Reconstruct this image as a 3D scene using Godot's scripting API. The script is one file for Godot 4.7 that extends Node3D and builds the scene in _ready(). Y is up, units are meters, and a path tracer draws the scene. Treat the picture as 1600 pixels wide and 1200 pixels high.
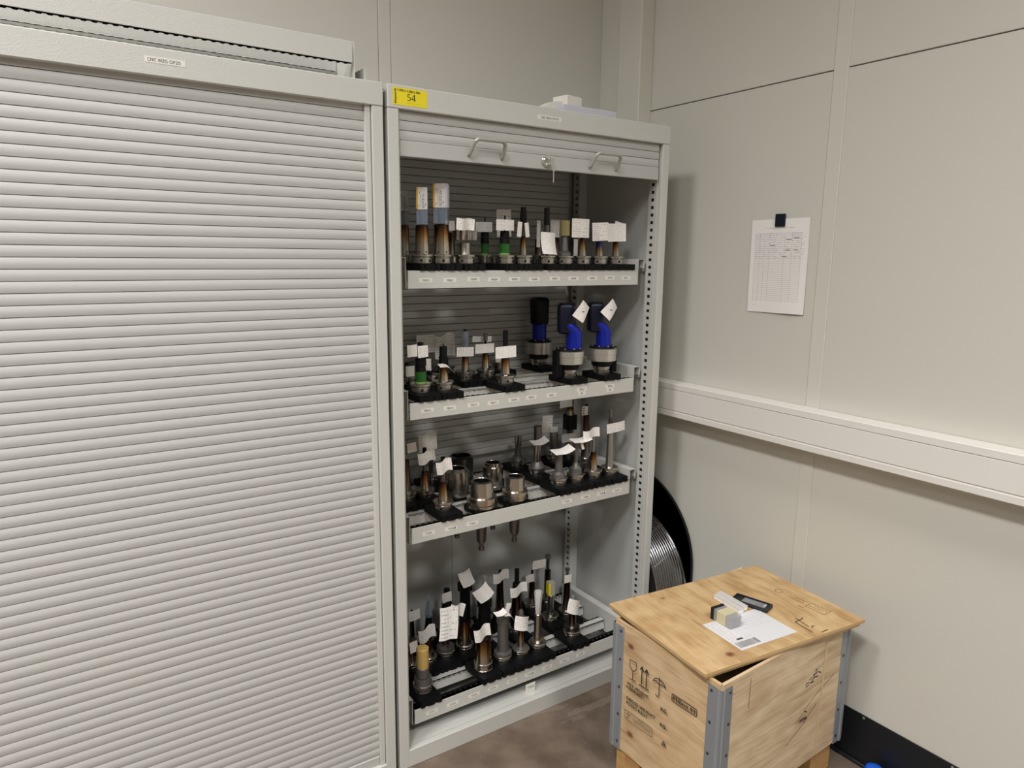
extends Node3D
# A tool store in a workshop: two grey roller-shutter cabinets, the right one open and full of CNC tool holders, a plywood crate and a wall duct. Units are metres.

const WALL_X := 1.1804      # face of the right wall
const WALL_Z := -0.51       # face of the back wall
const CEIL := 4.2
const TOP := 1.9311         # top of the cabinets
const LIP := [0.0, 1.468, 1.1, 0.73, 0.147]   # upper edge of the four shelf fronts
const ROW := {"front": -0.1, "middle": -0.23, "back": -0.35}
const SHELF := ["", "top", "second", "third", "bottom"]

var M := {}                 # materials
var used := {}              # names given so far
var cache := {}             # shared meshes
var rng := RandomNumberGenerator.new()


func _ready() -> void:
	rng.seed = 54
	var cam := Camera3D.new()
	cam.name = "camera"
	cam.fov = 56.6194
	cam.near = 0.05
	cam.far = 60.0
	add_child(cam)
	cam.position = Vector3(-0.7874, 1.5113, 1.7369)
	cam.rotation = Vector3(-0.17817, -0.59361, 0.010523)
	cam.current = true

	var env := Environment.new()
	env.background_mode = Environment.BG_COLOR
	env.background_color = Color(0.02, 0.02, 0.02)
	env.ambient_light_source = Environment.AMBIENT_SOURCE_DISABLED
	env.tonemap_mode = Environment.TONE_MAPPER_LINEAR
	env.tonemap_exposure = 1.0
	env.sdfgi_enabled = true
	env.ssao_enabled = true
	env.ssil_enabled = true
	var we := WorldEnvironment.new()
	we.name = "environment"
	we.environment = env
	add_child(we)

	make_materials()
	# Round downlights under a high workshop ceiling.
	ceiling_lamp(Vector3(-1.85, CEIL - 0.08, 0.75), 13.6, 76, "round white ceiling downlight nearest the open cabinet")
	ceiling_lamp(Vector3(-1.85, CEIL - 0.08, 2.1), 19.2, 74, "round white ceiling downlight over the aisle in front of the cabinets")
	ceiling_lamp(Vector3(0.1, CEIL - 0.08, 3.2), 16.5, 74, "round white ceiling downlight in front of the crate")
	ceiling_lamp(Vector3(-4.2, CEIL - 0.08, 1.6), 9.0, 76, "round white ceiling downlight far to the left in front of the closed cabinet")
	ceiling_lamp(Vector3(-3.5, CEIL - 0.08, 4.2), 11, 76, "round white ceiling downlight behind the viewpoint")

	room()
	cabinet(-1.0125, false)
	cabinet(0.0, true)
	tray_on_top()
	crate()
	reel()
	for i in range(1, 5):
		tray(i)
	all_tools()
	angle_heads()
	things_on_crate()
	small_things()


# ------------------------------------------------------------------ nodes

func numbered(called: String) -> String:
	if not used.has(called):
		used[called] = 0
		return called
	used[called] += 1
	return "%s_%03d" % [called, used[called]]


func thing(called: String, label: String, category: String, at := Vector3.ZERO, group := "") -> Node3D:
	var o := Node3D.new()
	o.name = numbered(called)
	o.position = at
	add_child(o)
	tag(o, label, category, group)
	return o


func tag(o: Node, label: String, category: String, group := "") -> void:
	o.set_meta("label", label)
	o.set_meta("category", category)
	if group:
		o.set_meta("group", group)


func obj(called: String, mesh: Mesh, m: Material, parent: Node = self, at := Vector3.ZERO) -> MeshInstance3D:
	var o := MeshInstance3D.new()
	o.mesh = mesh
	o.material_override = m
	o.name = numbered(called) if parent == self else called
	parent.add_child(o, true)
	o.position = at
	o.cast_shadow = GeometryInstance3D.SHADOW_CASTING_SETTING_ON
	return o


func part(called: String, parent: Node, at := Vector3.ZERO) -> Node3D:
	var o := Node3D.new()
	o.name = called
	parent.add_child(o, true)
	o.position = at
	return o


func structure(o: Node3D, label: String, category: String) -> Node3D:
	o.set_meta("kind", "structure")
	tag(o, label, category)
	return o


# ------------------------------------------------------------------ materials

func paint(c: Color, rough := 0.5, metal := 0.0, spec := 0.5) -> StandardMaterial3D:
	var m := StandardMaterial3D.new()
	m.albedo_color = c
	m.roughness = rough
	m.metallic = metal
	m.metallic_specular = spec
	return m


func noise_texture(freq: float, size := 256, octaves := 3, sd := 1) -> NoiseTexture2D:
	var n := FastNoiseLite.new()
	n.seed = sd
	n.frequency = freq
	n.fractal_octaves = octaves
	var t := NoiseTexture2D.new()
	t.width = size
	t.height = size
	t.seamless = true
	t.noise = n
	return t


func peel(m: StandardMaterial3D, scale: float, depth: float) -> StandardMaterial3D:
	m.uv1_triplanar = true
	m.uv1_scale = Vector3.ONE * scale
	m.heightmap_enabled = true
	m.heightmap_texture = noise_texture(0.06, 256, 2, 7)
	m.heightmap_scale = depth
	return m


func grain_material(sd: int, a: Color, b: Color, c: Color, w: int, h: int, knots: Array) -> StandardMaterial3D:
	# Rotary-cut plywood face: wavy streaks along u, with a few knots [u, v, size].
	var n1 := FastNoiseLite.new()
	n1.seed = sd
	n1.frequency = 0.016
	n1.fractal_octaves = 3
	var n2 := FastNoiseLite.new()
	n2.seed = sd + 9
	n2.frequency = 0.035
	n2.fractal_octaves = 4
	var im := Image.create(w, h, false, Image.FORMAT_RGB8)
	for y in h:
		for x in w:
			var fx := float(x) / w
			var fy := float(y) / h
			var bend := n1.get_noise_2d(x * 0.16, y * 0.3) * 0.035
			var ring := 0.0
			var dark := 0.0
			for k in knots:
				var dx: float = (fx - k[0]) * w / h * 0.6
				var dy: float = fy - k[1]
				var d := sqrt(dx * dx + dy * dy) / float(k[2])
				bend += 0.55 * float(k[2]) * signf(dy) * exp(-d * d * 0.25)
				ring += exp(-d * d * 0.6) * 0.4
				if d < 0.55:
					dark = maxf(dark, 1.0 - d / 0.55)
			var v := fy + bend
			var streak := n1.get_noise_2d(x * 0.10, v * h * 1.5)
			var fine := n2.get_noise_2d(x * 0.10, v * h * 2.4)
			var patch := n1.get_noise_2d(x * 0.35 + 400.0, y * 0.8)
			var col := a.lerp(b, clampf(0.36 + streak * 0.5 + fine * 0.22 + patch * 0.5, 0.0, 1.0))
			col = col.lerp(c, clampf(ring * 0.45 + dark * 0.9 + maxf(0.0, fine - 0.38) * 0.7, 0.0, 0.9))
			im.set_pixel(x, y, col)
	var m := paint(Color.WHITE, 0.62)
	m.albedo_texture = ImageTexture.create_from_image(im)
	m.texture_repeat = true
	return m


func print_rows(im: Image, x0: int, y0: int, x1: int, y1: int, step: int, ink: Color, fill := 0.7) -> void:
	# rows of short dashes that stand for small illegible print
	var y := y0
	while y < y1:
		var x := x0
		while x < x1:
			var w := rng.randi_range(3, 10)
			if rng.randf() < fill:
				im.fill_rect(Rect2i(x, y, mini(w, x1 - x), maxi(1, step / 5)), ink)
			x += w + 2
		y += step


func image_material(im: Image, rough := 0.75) -> StandardMaterial3D:
	var m := paint(Color.WHITE, rough)
	m.albedo_texture = ImageTexture.create_from_image(im)
	m.texture_repeat = false
	return m


func blank(w: int, h: int, c: Color) -> Image:
	var im := Image.create(w, h, false, Image.FORMAT_RGB8)
	im.fill(c)
	return im


func make_materials() -> void:
	M.cab = peel(paint(Color(0.79, 0.79, 0.768), 0.42), 13.0, 0.028)
	M.slat = paint(Color(0.735, 0.735, 0.722), 0.48)
	M.inner = paint(Color(0.73, 0.735, 0.722), 0.5)
	M.wall = paint(Color(0.82, 0.812, 0.775), 0.55)
	M.strip = paint(Color(0.83, 0.822, 0.785), 0.5)
	M.seam = paint(Color(0.42, 0.40, 0.35), 0.8)
	M.ceil = paint(Color(0.55, 0.55, 0.54), 0.8)
	M.duct = paint(Color(0.905, 0.895, 0.87), 0.4)
	M.skirting = paint(Color(0.085, 0.098, 0.112), 0.45)
	M.screw = paint(Color(0.75, 0.75, 0.75), 0.3, 0.8)
	M.steel = paint(Color(0.74, 0.72, 0.69), 0.25, 1.0)
	M.alu = paint(Color(0.84, 0.83, 0.80), 0.36, 0.95)
	M.darksteel = paint(Color(0.46, 0.45, 0.44), 0.28, 1.0)
	M.gray = paint(Color(0.45, 0.44, 0.43), 0.48, 0.65)
	M.flute = paint(Color(0.66, 0.65, 0.63), 0.25, 1.0)
	M.black = paint(Color(0.045, 0.045, 0.05), 0.5, 0.0, 0.35)
	M.blackbox = M.black
	M.seat = paint(Color(0.04, 0.042, 0.05), 0.6, 0.0, 0.3)
	M.bore = paint(Color(0.02, 0.02, 0.02), 0.7)
	M.green = paint(Color(0.14, 0.36, 0.13), 0.3)
	M.lime = paint(Color(0.46, 0.60, 0.33), 0.35)
	M.pale = paint(Color(0.66, 0.65, 0.60), 0.5)
	M.blue = paint(Color(0.08, 0.15, 0.62), 0.3, 0.35)
	M.bluedark = paint(Color(0.04, 0.05, 0.16), 0.4, 0.2)
	M.heat = paint(Color.WHITE, 0.21, 1.0)
	M.heat.vertex_color_use_as_albedo = true
	M.zinc = paint(Color(0.62, 0.64, 0.66), 0.45, 0.45)
	M.chrome = paint(Color(0.80, 0.79, 0.76), 0.22, 0.75)
	M.wire = paint(Color(0.78, 0.78, 0.79), 0.2, 1.0)
	M.handle = paint(Color(0.70, 0.70, 0.67), 0.4, 0.25)
	M.ink = paint(Color(0.16, 0.13, 0.10), 0.8)
	M.faint = paint(Color(0.50, 0.38, 0.24), 0.8)
	M.text = paint(Color(0.22, 0.22, 0.22), 0.8)
	M.label = paint(Color(0.90, 0.89, 0.86), 0.55)
	M.white = paint(Color(0.90, 0.89, 0.86), 0.5)
	M.paper = paint(Color(0.95, 0.945, 0.93), 0.8)
	M.lilac = paint(Color(0.80, 0.80, 0.84), 0.8)
	M.yellow = paint(Color(0.93, 0.86, 0.13), 0.5)
	M.clear = paint(Color(0.62, 0.68, 0.76, 0.42), 0.1)
	M.clear.transparency = BaseMaterial3D.TRANSPARENCY_ALPHA
	M.plastic = paint(Color(0.86, 0.85, 0.83, 0.8), 0.3)
	M.plastic.transparency = BaseMaterial3D.TRANSPARENCY_ALPHA
	M.amber = paint(Color(0.66, 0.60, 0.40, 0.72), 0.2)
	M.amber.transparency = BaseMaterial3D.TRANSPARENCY_ALPHA
	M.tape = paint(Color(0.78, 0.65, 0.38), 0.4)
	M.blueplastic = paint(Color(0.13, 0.36, 0.80), 0.35)
	M.glow = paint(Color.WHITE, 0.6)
	M.glow.emission_enabled = true
	M.glow.emission = Color(1.0, 0.96, 0.88)
	M.glow.emission_energy_multiplier = 2.0
	# floor: worn brown concrete
	M.floor = paint(Color(0.52, 0.45, 0.39), 0.6)
	var fim := Image.create(512, 512, false, Image.FORMAT_RGB8)
	var fn := FastNoiseLite.new()
	fn.seed = 3
	fn.frequency = 0.012
	fn.fractal_octaves = 5
	for y in 512:
		for x in 512:
			var t := 0.5 + fn.get_noise_2d(x, y) * 0.8 + rng.randf_range(-0.05, 0.05)
			var s := fn.get_noise_2d(x * 0.3 + 900.0, y * 1.6)
			var c := Color(0.355, 0.30, 0.255).lerp(Color(0.51, 0.45, 0.395), clampf(t, 0.0, 1.0))
			if s > 0.42:
				c = c.lerp(Color(0.60, 0.55, 0.49), 0.4)
			if rng.randf() < 0.0006:
				c = Color(0.68, 0.64, 0.59)
			fim.set_pixel(x, y, c)
	M.floor = paint(Color.WHITE, 0.55)
	M.floor.albedo_texture = ImageTexture.create_from_image(fim)
	M.floor.uv1_triplanar = true
	M.floor.uv1_world_triplanar = true
	M.floor.uv1_scale = Vector3.ONE * 0.9
	# plywood
	M.lid = grain_material(11, Color(0.83, 0.715, 0.53), Color(0.69, 0.54, 0.36), Color(0.40, 0.22, 0.13), 640, 448, [[0.90, 0.795, 0.05], [0.11, 0.72, 0.02]])
	M.ply_side = grain_material(23, Color(0.87, 0.76, 0.60), Color(0.75, 0.62, 0.46), Color(0.42, 0.22, 0.12), 512, 512, [[0.17, 0.14, 0.05], [0.2, 0.82, 0.05]])
	M.ply_front = grain_material(37, Color(0.88, 0.80, 0.67), Color(0.74, 0.63, 0.49), Color(0.33, 0.24, 0.16), 640, 448, [[0.72, 0.28, 0.02], [0.62, 0.62, 0.035]])
	M.ply_edge = paint(Color(0.72, 0.58, 0.40), 0.7)
	M.block = grain_material(41, Color(0.80, 0.64, 0.42), Color(0.68, 0.50, 0.30), Color(0.45, 0.28, 0.16), 128, 128, [])
	M.block.uv1_triplanar = true
	M.block.uv1_scale = Vector3.ONE * 6.0
	# printed tags: three layouts
	for k in 4:
		var im := blank(128, 96, Color(0.95, 0.935, 0.91))
		var ink := Color(0.60, 0.59, 0.59)
		if k == 3:
			for x in range(6, 122, 9):
				for y in range(4, 90, 1):
					if rng.randf() < 0.35:
						im.fill_rect(Rect2i(x + rng.randi_range(0, 2), y, 2, 1), Color(0.55, 0.55, 0.56))
		else:
			print_rows(im, 8, 9, 50 + k * 5, 90, 9 + k, ink, 0.8)
			print_rows(im, 72, 9, 120, 90, 9 + k * 5, ink, 0.6)
		M["tag%d" % k] = image_material(im, 0.8)


# ------------------------------------------------------------------ meshes

func begin() -> SurfaceTool:
	var st := SurfaceTool.new()
	st.begin(Mesh.PRIMITIVE_TRIANGLES)
	return st


func face(st: SurfaceTool, p: Array, centre: Vector3, uv := []) -> void:
	# a flat convex face, turned to look away from centre
	var n: Vector3 = (p[1] - p[0]).cross(p[2] - p[0]).normalized()
	var mid := Vector3.ZERO
	for q in p:
		mid += q
	mid /= p.size()
	var out := n.dot(mid - centre) >= 0.0
	if not out:
		n = -n
	for i in range(1, p.size() - 1):
		var order := [0, i + 1, i] if out else [0, i, i + 1]
		for k in order:
			st.set_normal(n)
			if uv:
				st.set_uv(uv[k])
			st.add_vertex(p[k])


func add_box(st: SurfaceTool, a: Vector3, b: Vector3, bevel := 0.0) -> void:
	# a box from corner a to corner b, its edges chamfered
	var c := (a + b) * 0.5
	var h := ((b - a) * 0.5).abs()
	var e := minf(bevel, minf(h.x, minf(h.y, h.z)) * 0.8)
	var V := func(sx, sy, sz, ax):
		return c + Vector3(sx * (h.x - (0.0 if ax == 0 else e)), sy * (h.y - (0.0 if ax == 1 else e)), sz * (h.z - (0.0 if ax == 2 else e)))
	for s in [-1, 1]:
		face(st, [V.call(s, -1, -1, 0), V.call(s, 1, -1, 0), V.call(s, 1, 1, 0), V.call(s, -1, 1, 0)], c)
		face(st, [V.call(-1, s, -1, 1), V.call(1, s, -1, 1), V.call(1, s, 1, 1), V.call(-1, s, 1, 1)], c)
		face(st, [V.call(-1, -1, s, 2), V.call(1, -1, s, 2), V.call(1, 1, s, 2), V.call(-1, 1, s, 2)], c)
	if e <= 0.0:
		return
	for s in [-1, 1]:
		for t in [-1, 1]:
			face(st, [V.call(s, t, -1, 0), V.call(s, t, 1, 0), V.call(s, t, 1, 1), V.call(s, t, -1, 1)], c)
			face(st, [V.call(s, -1, t, 0), V.call(s, 1, t, 0), V.call(s, 1, t, 2), V.call(s, -1, t, 2)], c)
			face(st, [V.call(-1, s, t, 1), V.call(1, s, t, 1), V.call(1, s, t, 2), V.call(-1, s, t, 2)], c)
			for u in [-1, 1]:
				face(st, [V.call(s, t, u, 0), V.call(s, t, u, 1), V.call(s, t, u, 2)], c)


func box(a: Vector3, b: Vector3, bevel := 0.001) -> ArrayMesh:
	var st := begin()
	add_box(st, a, b, bevel)
	return st.commit()


func boxc(size: Vector3, bevel := 0.001) -> ArrayMesh:
	return box(-size * 0.5, size * 0.5, bevel)


func add_lathe(st: SurfaceTool, pts: PackedVector2Array, seg := 24, xf := Transform3D.IDENTITY, grad := [], flutes := 0, depth := 0.0, twist := 0.0) -> void:
	# pts are (radius, height) from the bottom up, outside first; hard edges stay hard
	var n := pts.size() - 1
	var nor := []
	for i in n:
		var d := pts[i + 1] - pts[i]
		nor.append(Vector2(d.y, -d.x).normalized())
	var y0 := pts[0].y
	var y1 := pts[0].y
	for q in pts:
		y0 = minf(y0, q.y)
		y1 = maxf(y1, q.y)
	for i in n:
		if pts[i].distance_to(pts[i + 1]) < 0.00001:
			continue
		var na: Vector2 = nor[i]
		var nb: Vector2 = nor[i]
		if i > 0 and nor[i - 1].dot(nor[i]) > 0.85:
			na = (nor[i - 1] + nor[i]).normalized()
		if i < n - 1 and nor[i + 1].dot(nor[i]) > 0.85:
			nb = (nor[i + 1] + nor[i]).normalized()
		var P := func(k, q: Vector2):
			var a: float = TAU * k / seg
			var r: float = q.x
			if flutes > 0:
				r *= 1.0 - depth * (0.5 + 0.5 * cos(flutes * a + twist * (q.y - y0)))
			return xf * Vector3(cos(a) * r, q.y, sin(a) * r)
		var N := func(k, q: Vector2, h: float):
			var a: float = TAU * k / seg
			var t := 0.0
			if flutes > 0:
				t = depth * 0.5 * flutes * sin(flutes * a + twist * (h - y0)) * q.x
			return (xf.basis * Vector3(cos(a) * q.x + sin(a) * t, q.y, sin(a) * q.x - cos(a) * t)).normalized()
		var ca := Color.WHITE
		var cb := Color.WHITE
		if grad:
			ca = ramp(grad, (pts[i].y - y0) / maxf(y1 - y0, 0.0001))
			cb = ramp(grad, (pts[i + 1].y - y0) / maxf(y1 - y0, 0.0001))
		for k in seg:
			var q := [[k, pts[i], na, ca], [k + 1, pts[i], na, ca], [k + 1, pts[i + 1], nb, cb], [k, pts[i + 1], nb, cb]]
			var tris := [0, 1, 2, 0, 2, 3]
			if pts[i].x < 0.00001:
				tris = [0, 2, 3]
			elif pts[i + 1].x < 0.00001:
				tris = [0, 1, 2]
			for t in tris:
				st.set_normal(N.call(q[t][0], q[t][2], q[t][1].y))
				st.set_color(q[t][3])
				st.set_uv(Vector2(float(q[t][0]) / seg, (q[t][1].y - y0) / maxf(y1 - y0, 0.0001)))
				st.add_vertex(P.call(q[t][0], q[t][1]))


func lathe(pts: PackedVector2Array, seg := 24, grad := [], flutes := 0, depth := 0.0, twist := 0.0) -> ArrayMesh:
	var st := begin()
	add_lathe(st, pts, seg, Transform3D.IDENTITY, grad, flutes, depth, twist)
	return st.commit()


func ramp(grad: Array, t: float) -> Color:
	for i in range(1, grad.size()):
		if t <= grad[i][0]:
			var a: Array = grad[i - 1]
			var b: Array = grad[i]
			return (a[1] as Color).lerp(b[1], (t - a[0]) / maxf(b[0] - a[0], 0.0001))
	return grad[-1][1]


func solid(pairs: Array, closed := true) -> PackedVector2Array:
	# [[height mm, radius mm], ...] to a profile closed at both ends
	var p := PackedVector2Array()
	if closed:
		p.append(Vector2(0, pairs[0][0] * 0.001))
	for q in pairs:
		p.append(Vector2(q[1] * 0.001, q[0] * 0.001))
	if closed:
		p.append(Vector2(0, pairs[-1][0] * 0.001))
	return p


func add_tube(st: SurfaceTool, path: PackedVector3Array, r: float, seg := 10) -> void:
	var last := []
	var side := Vector3.ZERO
	for i in path.size():
		var d := (path[mini(i + 1, path.size() - 1)] - path[maxi(i - 1, 0)]).normalized()
		if side == Vector3.ZERO:
			side = d.cross(Vector3.UP if absf(d.y) < 0.9 else Vector3.RIGHT).normalized()
		side = (side - d * side.dot(d)).normalized()
		var up := d.cross(side)
		var ring := []
		for k in seg:
			var a := TAU * k / seg
			var n := side * cos(a) + up * sin(a)
			ring.append([path[i] + n * r, n])
		if last:
			for k in seg:
				var m := (k + 1) % seg
				for t in [last[k], ring[m], last[m], last[k], ring[k], ring[m]]:
					st.set_normal(t[1])
					st.add_vertex(t[0])
		last = ring
	for e in [0, path.size() - 1]:
		var d2 := (path[e] - path[1 if e == 0 else e - 1]).normalized()
		var ring2 := []
		var s2 := d2.cross(Vector3.UP if absf(d2.y) < 0.9 else Vector3.RIGHT).normalized()
		for k in seg:
			ring2.append(path[e] + (s2 * cos(TAU * k / seg) + d2.cross(s2) * sin(TAU * k / seg)) * r)
		face(st, ring2, path[e] - d2)


func tube(path: PackedVector3Array, r: float, seg := 10) -> ArrayMesh:
	var st := begin()
	add_tube(st, path, r, seg)
	return st.commit()


func add_prism(st: SurfaceTool, poly: PackedVector2Array, d0: float, d1: float, xf := Transform3D.IDENTITY) -> void:
	# a flat outline in x and y, given depth from z = d0 to d1
	var tri := Geometry2D.triangulate_polygon(poly)
	var s := 1.0 if d1 > d0 else -1.0
	for i in range(0, tri.size(), 3):
		var a := poly[tri[i]]
		var b := poly[tri[i + 1]]
		var c := poly[tri[i + 2]]
		var ccw := (b - a).cross(c - a) > 0.0
		for e in [[d0, -s], [d1, s]]:
			var n: Vector3 = xf.basis * Vector3(0, 0, e[1])
			var order := [a, b, c] if (ccw != (e[1] > 0.0)) else [a, c, b]
			for q in order:
				st.set_normal(n.normalized())
				st.add_vertex(xf * Vector3(q.x, q.y, e[0]))
	var clock := Geometry2D.is_polygon_clockwise(poly)
	for i in poly.size():
		var a := poly[i]
		var b := poly[(i + 1) % poly.size()]
		var d := b - a
		if d.length() < 0.000001:
			continue
		var n2 := Vector2(d.y, -d.x).normalized()
		if clock:
			n2 = -n2
		var n := (xf.basis * Vector3(n2.x, n2.y, 0)).normalized()
		var p := [xf * Vector3(a.x, a.y, d0), xf * Vector3(b.x, b.y, d0), xf * Vector3(b.x, b.y, d1), xf * Vector3(a.x, a.y, d1)]
		var fn: Vector3 = (p[1] - p[0]).cross(p[2] - p[0])
		var order := [0, 2, 1, 0, 3, 2] if fn.dot(n) > 0.0 else [0, 1, 2, 0, 2, 3]
		for k in order:
			st.set_normal(n)
			st.add_vertex(p[k])


func prism(poly: PackedVector2Array, d0: float, d1: float, xf := Transform3D.IDENTITY) -> ArrayMesh:
	var st := begin()
	add_prism(st, poly, d0, d1, xf)
	return st.commit()


# profile lies in z (first) and y (second), drawn out along x
func along_x(poly: PackedVector2Array, x0: float, x1: float) -> ArrayMesh:
	return prism(poly, x0, x1, Transform3D(Basis(Vector3(0, 0, 1), Vector3(0, 1, 0), Vector3(1, 0, 0)), Vector3.ZERO))


# profile lies in x (first) and y (second), drawn out along z
func along_z(poly: PackedVector2Array, z0: float, z1: float) -> ArrayMesh:
	return prism(poly, z0, z1)


# outline lies in x (first) and z (second), standing from y0 to y1
func upright(poly: PackedVector2Array, y0: float, y1: float) -> ArrayMesh:
	return prism(poly, y0, y1, Transform3D(Basis(Vector3(1, 0, 0), Vector3(0, 0, 1), Vector3(0, 1, 0)), Vector3.ZERO))


func loft(rings: Array) -> ArrayMesh:
	# closed rings of equal count, skinned smoothly, with flat ends
	var st := begin()
	st.set_smooth_group(0)
	var n: int = rings[0].size()
	for i in rings.size() - 1:
		var c := Vector3.ZERO
		for q in rings[i]:
			c += q
		for q in rings[i + 1]:
			c += q
		c /= 2.0 * n
		for k in n:
			var m := (k + 1) % n
			var p := [rings[i][k], rings[i][m], rings[i + 1][m], rings[i + 1][k]]
			for t in [[0, 1, 2], [0, 2, 3]]:
				var a: Vector3 = p[t[0]]
				var b: Vector3 = p[t[1]]
				var d: Vector3 = p[t[2]]
				var nn := (b - a).cross(d - a)
				var order := [a, d, b] if nn.dot((a + b + d) / 3.0 - c) > 0.0 else [a, b, d]
				for v in order:
					st.add_vertex(v)
	for e in [0, rings.size() - 1]:
		st.set_smooth_group(1 + e)
		var c2 := Vector3.ZERO
		for q in rings[e]:
			c2 += q
		c2 /= n
		var inner := Vector3.ZERO
		for q in rings[1 if e == 0 else e - 1]:
			inner += q
		inner /= n
		for k in n:
			var a: Vector3 = rings[e][k]
			var b: Vector3 = rings[e][(k + 1) % n]
			var nn := (a - c2).cross(b - c2)
			var order := [c2, b, a] if nn.dot(c2 - inner) > 0.0 else [c2, a, b]
			for v in order:
				st.add_vertex(v)
	st.generate_normals()
	return st.commit()


func round_ring(c: Vector3, rx: float, rz: float, n: int, square := 2.0, xf := Basis.IDENTITY) -> PackedVector3Array:
	var p := PackedVector3Array()
	for k in n:
		var a := TAU * k / n
		var x := signf(cos(a)) * pow(absf(cos(a)), 2.0 / square) * rx
		var z := signf(sin(a)) * pow(absf(sin(a)), 2.0 / square) * rz
		p.append(c + xf * Vector3(x, 0, z))
	return p


func sheet(w: float, h: float, fn: Callable, nx := 8, ny := 6, thick := 0.0003) -> ArrayMesh:
	# a sheet of paper; fn takes (u, v) in 0..1, v from the top, and returns a point
	var st := begin()
	for s in [1.0, -1.0]:
		for j in ny:
			for i in nx:
				var q := []
				for d in [[0, 0], [1, 0], [1, 1], [0, 1]]:
					var u := float(i + d[0]) / nx
					var v := float(j + d[1]) / ny
					var p: Vector3 = fn.call(u, v)
					var du: Vector3 = fn.call(u + 0.01, v) - fn.call(u - 0.01, v)
					var dv: Vector3 = fn.call(u, v - 0.01) - fn.call(u, v + 0.01)
					var n: Vector3 = du.cross(dv).normalized() * s
					q.append([p + n * thick * 0.5, n, Vector2(u, v)])
				for t in ([0, 1, 2, 0, 2, 3] if s > 0.0 else [0, 2, 1, 0, 3, 2]):
					st.set_normal(q[t][1])
					st.set_uv(q[t][2])
					st.add_vertex(q[t][0])
	return st.commit()


func flat_sheet(w: float, h: float, nx := 1, ny := 1) -> ArrayMesh:
	return sheet(w, h, func(u, v): return Vector3((u - 0.5) * w, (0.5 - v) * h, 0), nx, ny)


func letters(parent: Node, words: String, height: float, xf: Transform3D, m: Material, stretch := 1.0, font := "Droid Sans", bold := false) -> MeshInstance3D:
	var f := SystemFont.new()
	f.font_names = PackedStringArray([font])
	if bold:
		f.font_weight = 700
	var t := TextMesh.new()
	t.text = words
	t.font = f
	t.font_size = 24
	t.pixel_size = height / 17.2
	t.depth = 0.0003
	t.curve_step = 2.0
	t.horizontal_alignment = HORIZONTAL_ALIGNMENT_CENTER
	t.vertical_alignment = VERTICAL_ALIGNMENT_CENTER
	var o := obj("lettering", t, m, parent)
	o.transform = xf * Transform3D(Basis.from_scale(Vector3(stretch, 1, 1)), Vector3.ZERO)
	return o


func strokes(parent: Node, called: String, lines: Array, width: float, xf: Transform3D, m: Material) -> MeshInstance3D:
	# inked lines: each a list of Vector2 points, drawn as thin ribbons
	var st := begin()
	for l in lines:
		for i in l.size() - 1:
			var a: Vector2 = l[i]
			var b: Vector2 = l[i + 1]
			var d := (b - a).normalized() * width * 0.5
			var n := Vector2(-d.y, d.x)
			a -= d * 0.6
			b += d * 0.6
			add_prism(st, PackedVector2Array([a - n, b - n, b + n, a + n]), 0.0, 0.0003, xf)
	return obj(called, st.commit(), m, parent)


# ------------------------------------------------------------------ room

func ceiling_lamp(at: Vector3, energy: float, cone: float, label: String) -> void:
	var o := thing("ceiling_lamp", label, "ceiling lamp", at)
	obj("housing", lathe(PackedVector2Array([Vector2(0.0, 0.08), Vector2(0.37, 0.08), Vector2(0.39, 0.06), Vector2(0.41, 0.0), Vector2(0.405, 0.0), Vector2(0.38, 0.05), Vector2(0.0, 0.05)]), 32), M.white, o)
	obj("diffuser", lathe(PackedVector2Array([Vector2(0.0, 0.036), Vector2(0.36, 0.036), Vector2(0.36, 0.048), Vector2(0.0, 0.048)]), 32), M.glow, o)
	var l := SpotLight3D.new()
	l.name = "lamp_light"
	l.spot_angle = cone
	l.spot_angle_attenuation = 1.0
	l.spot_range = 14.0
	l.spot_attenuation = 2.0
	l.light_size = 0.36
	l.light_energy = energy
	l.light_color = Color(1.0, 0.99, 0.985)
	l.shadow_enabled = true
	o.add_child(l)
	l.position = Vector3(0, 0.02, 0)
	l.rotation = Vector3(-PI / 2, 0, 0)


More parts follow.
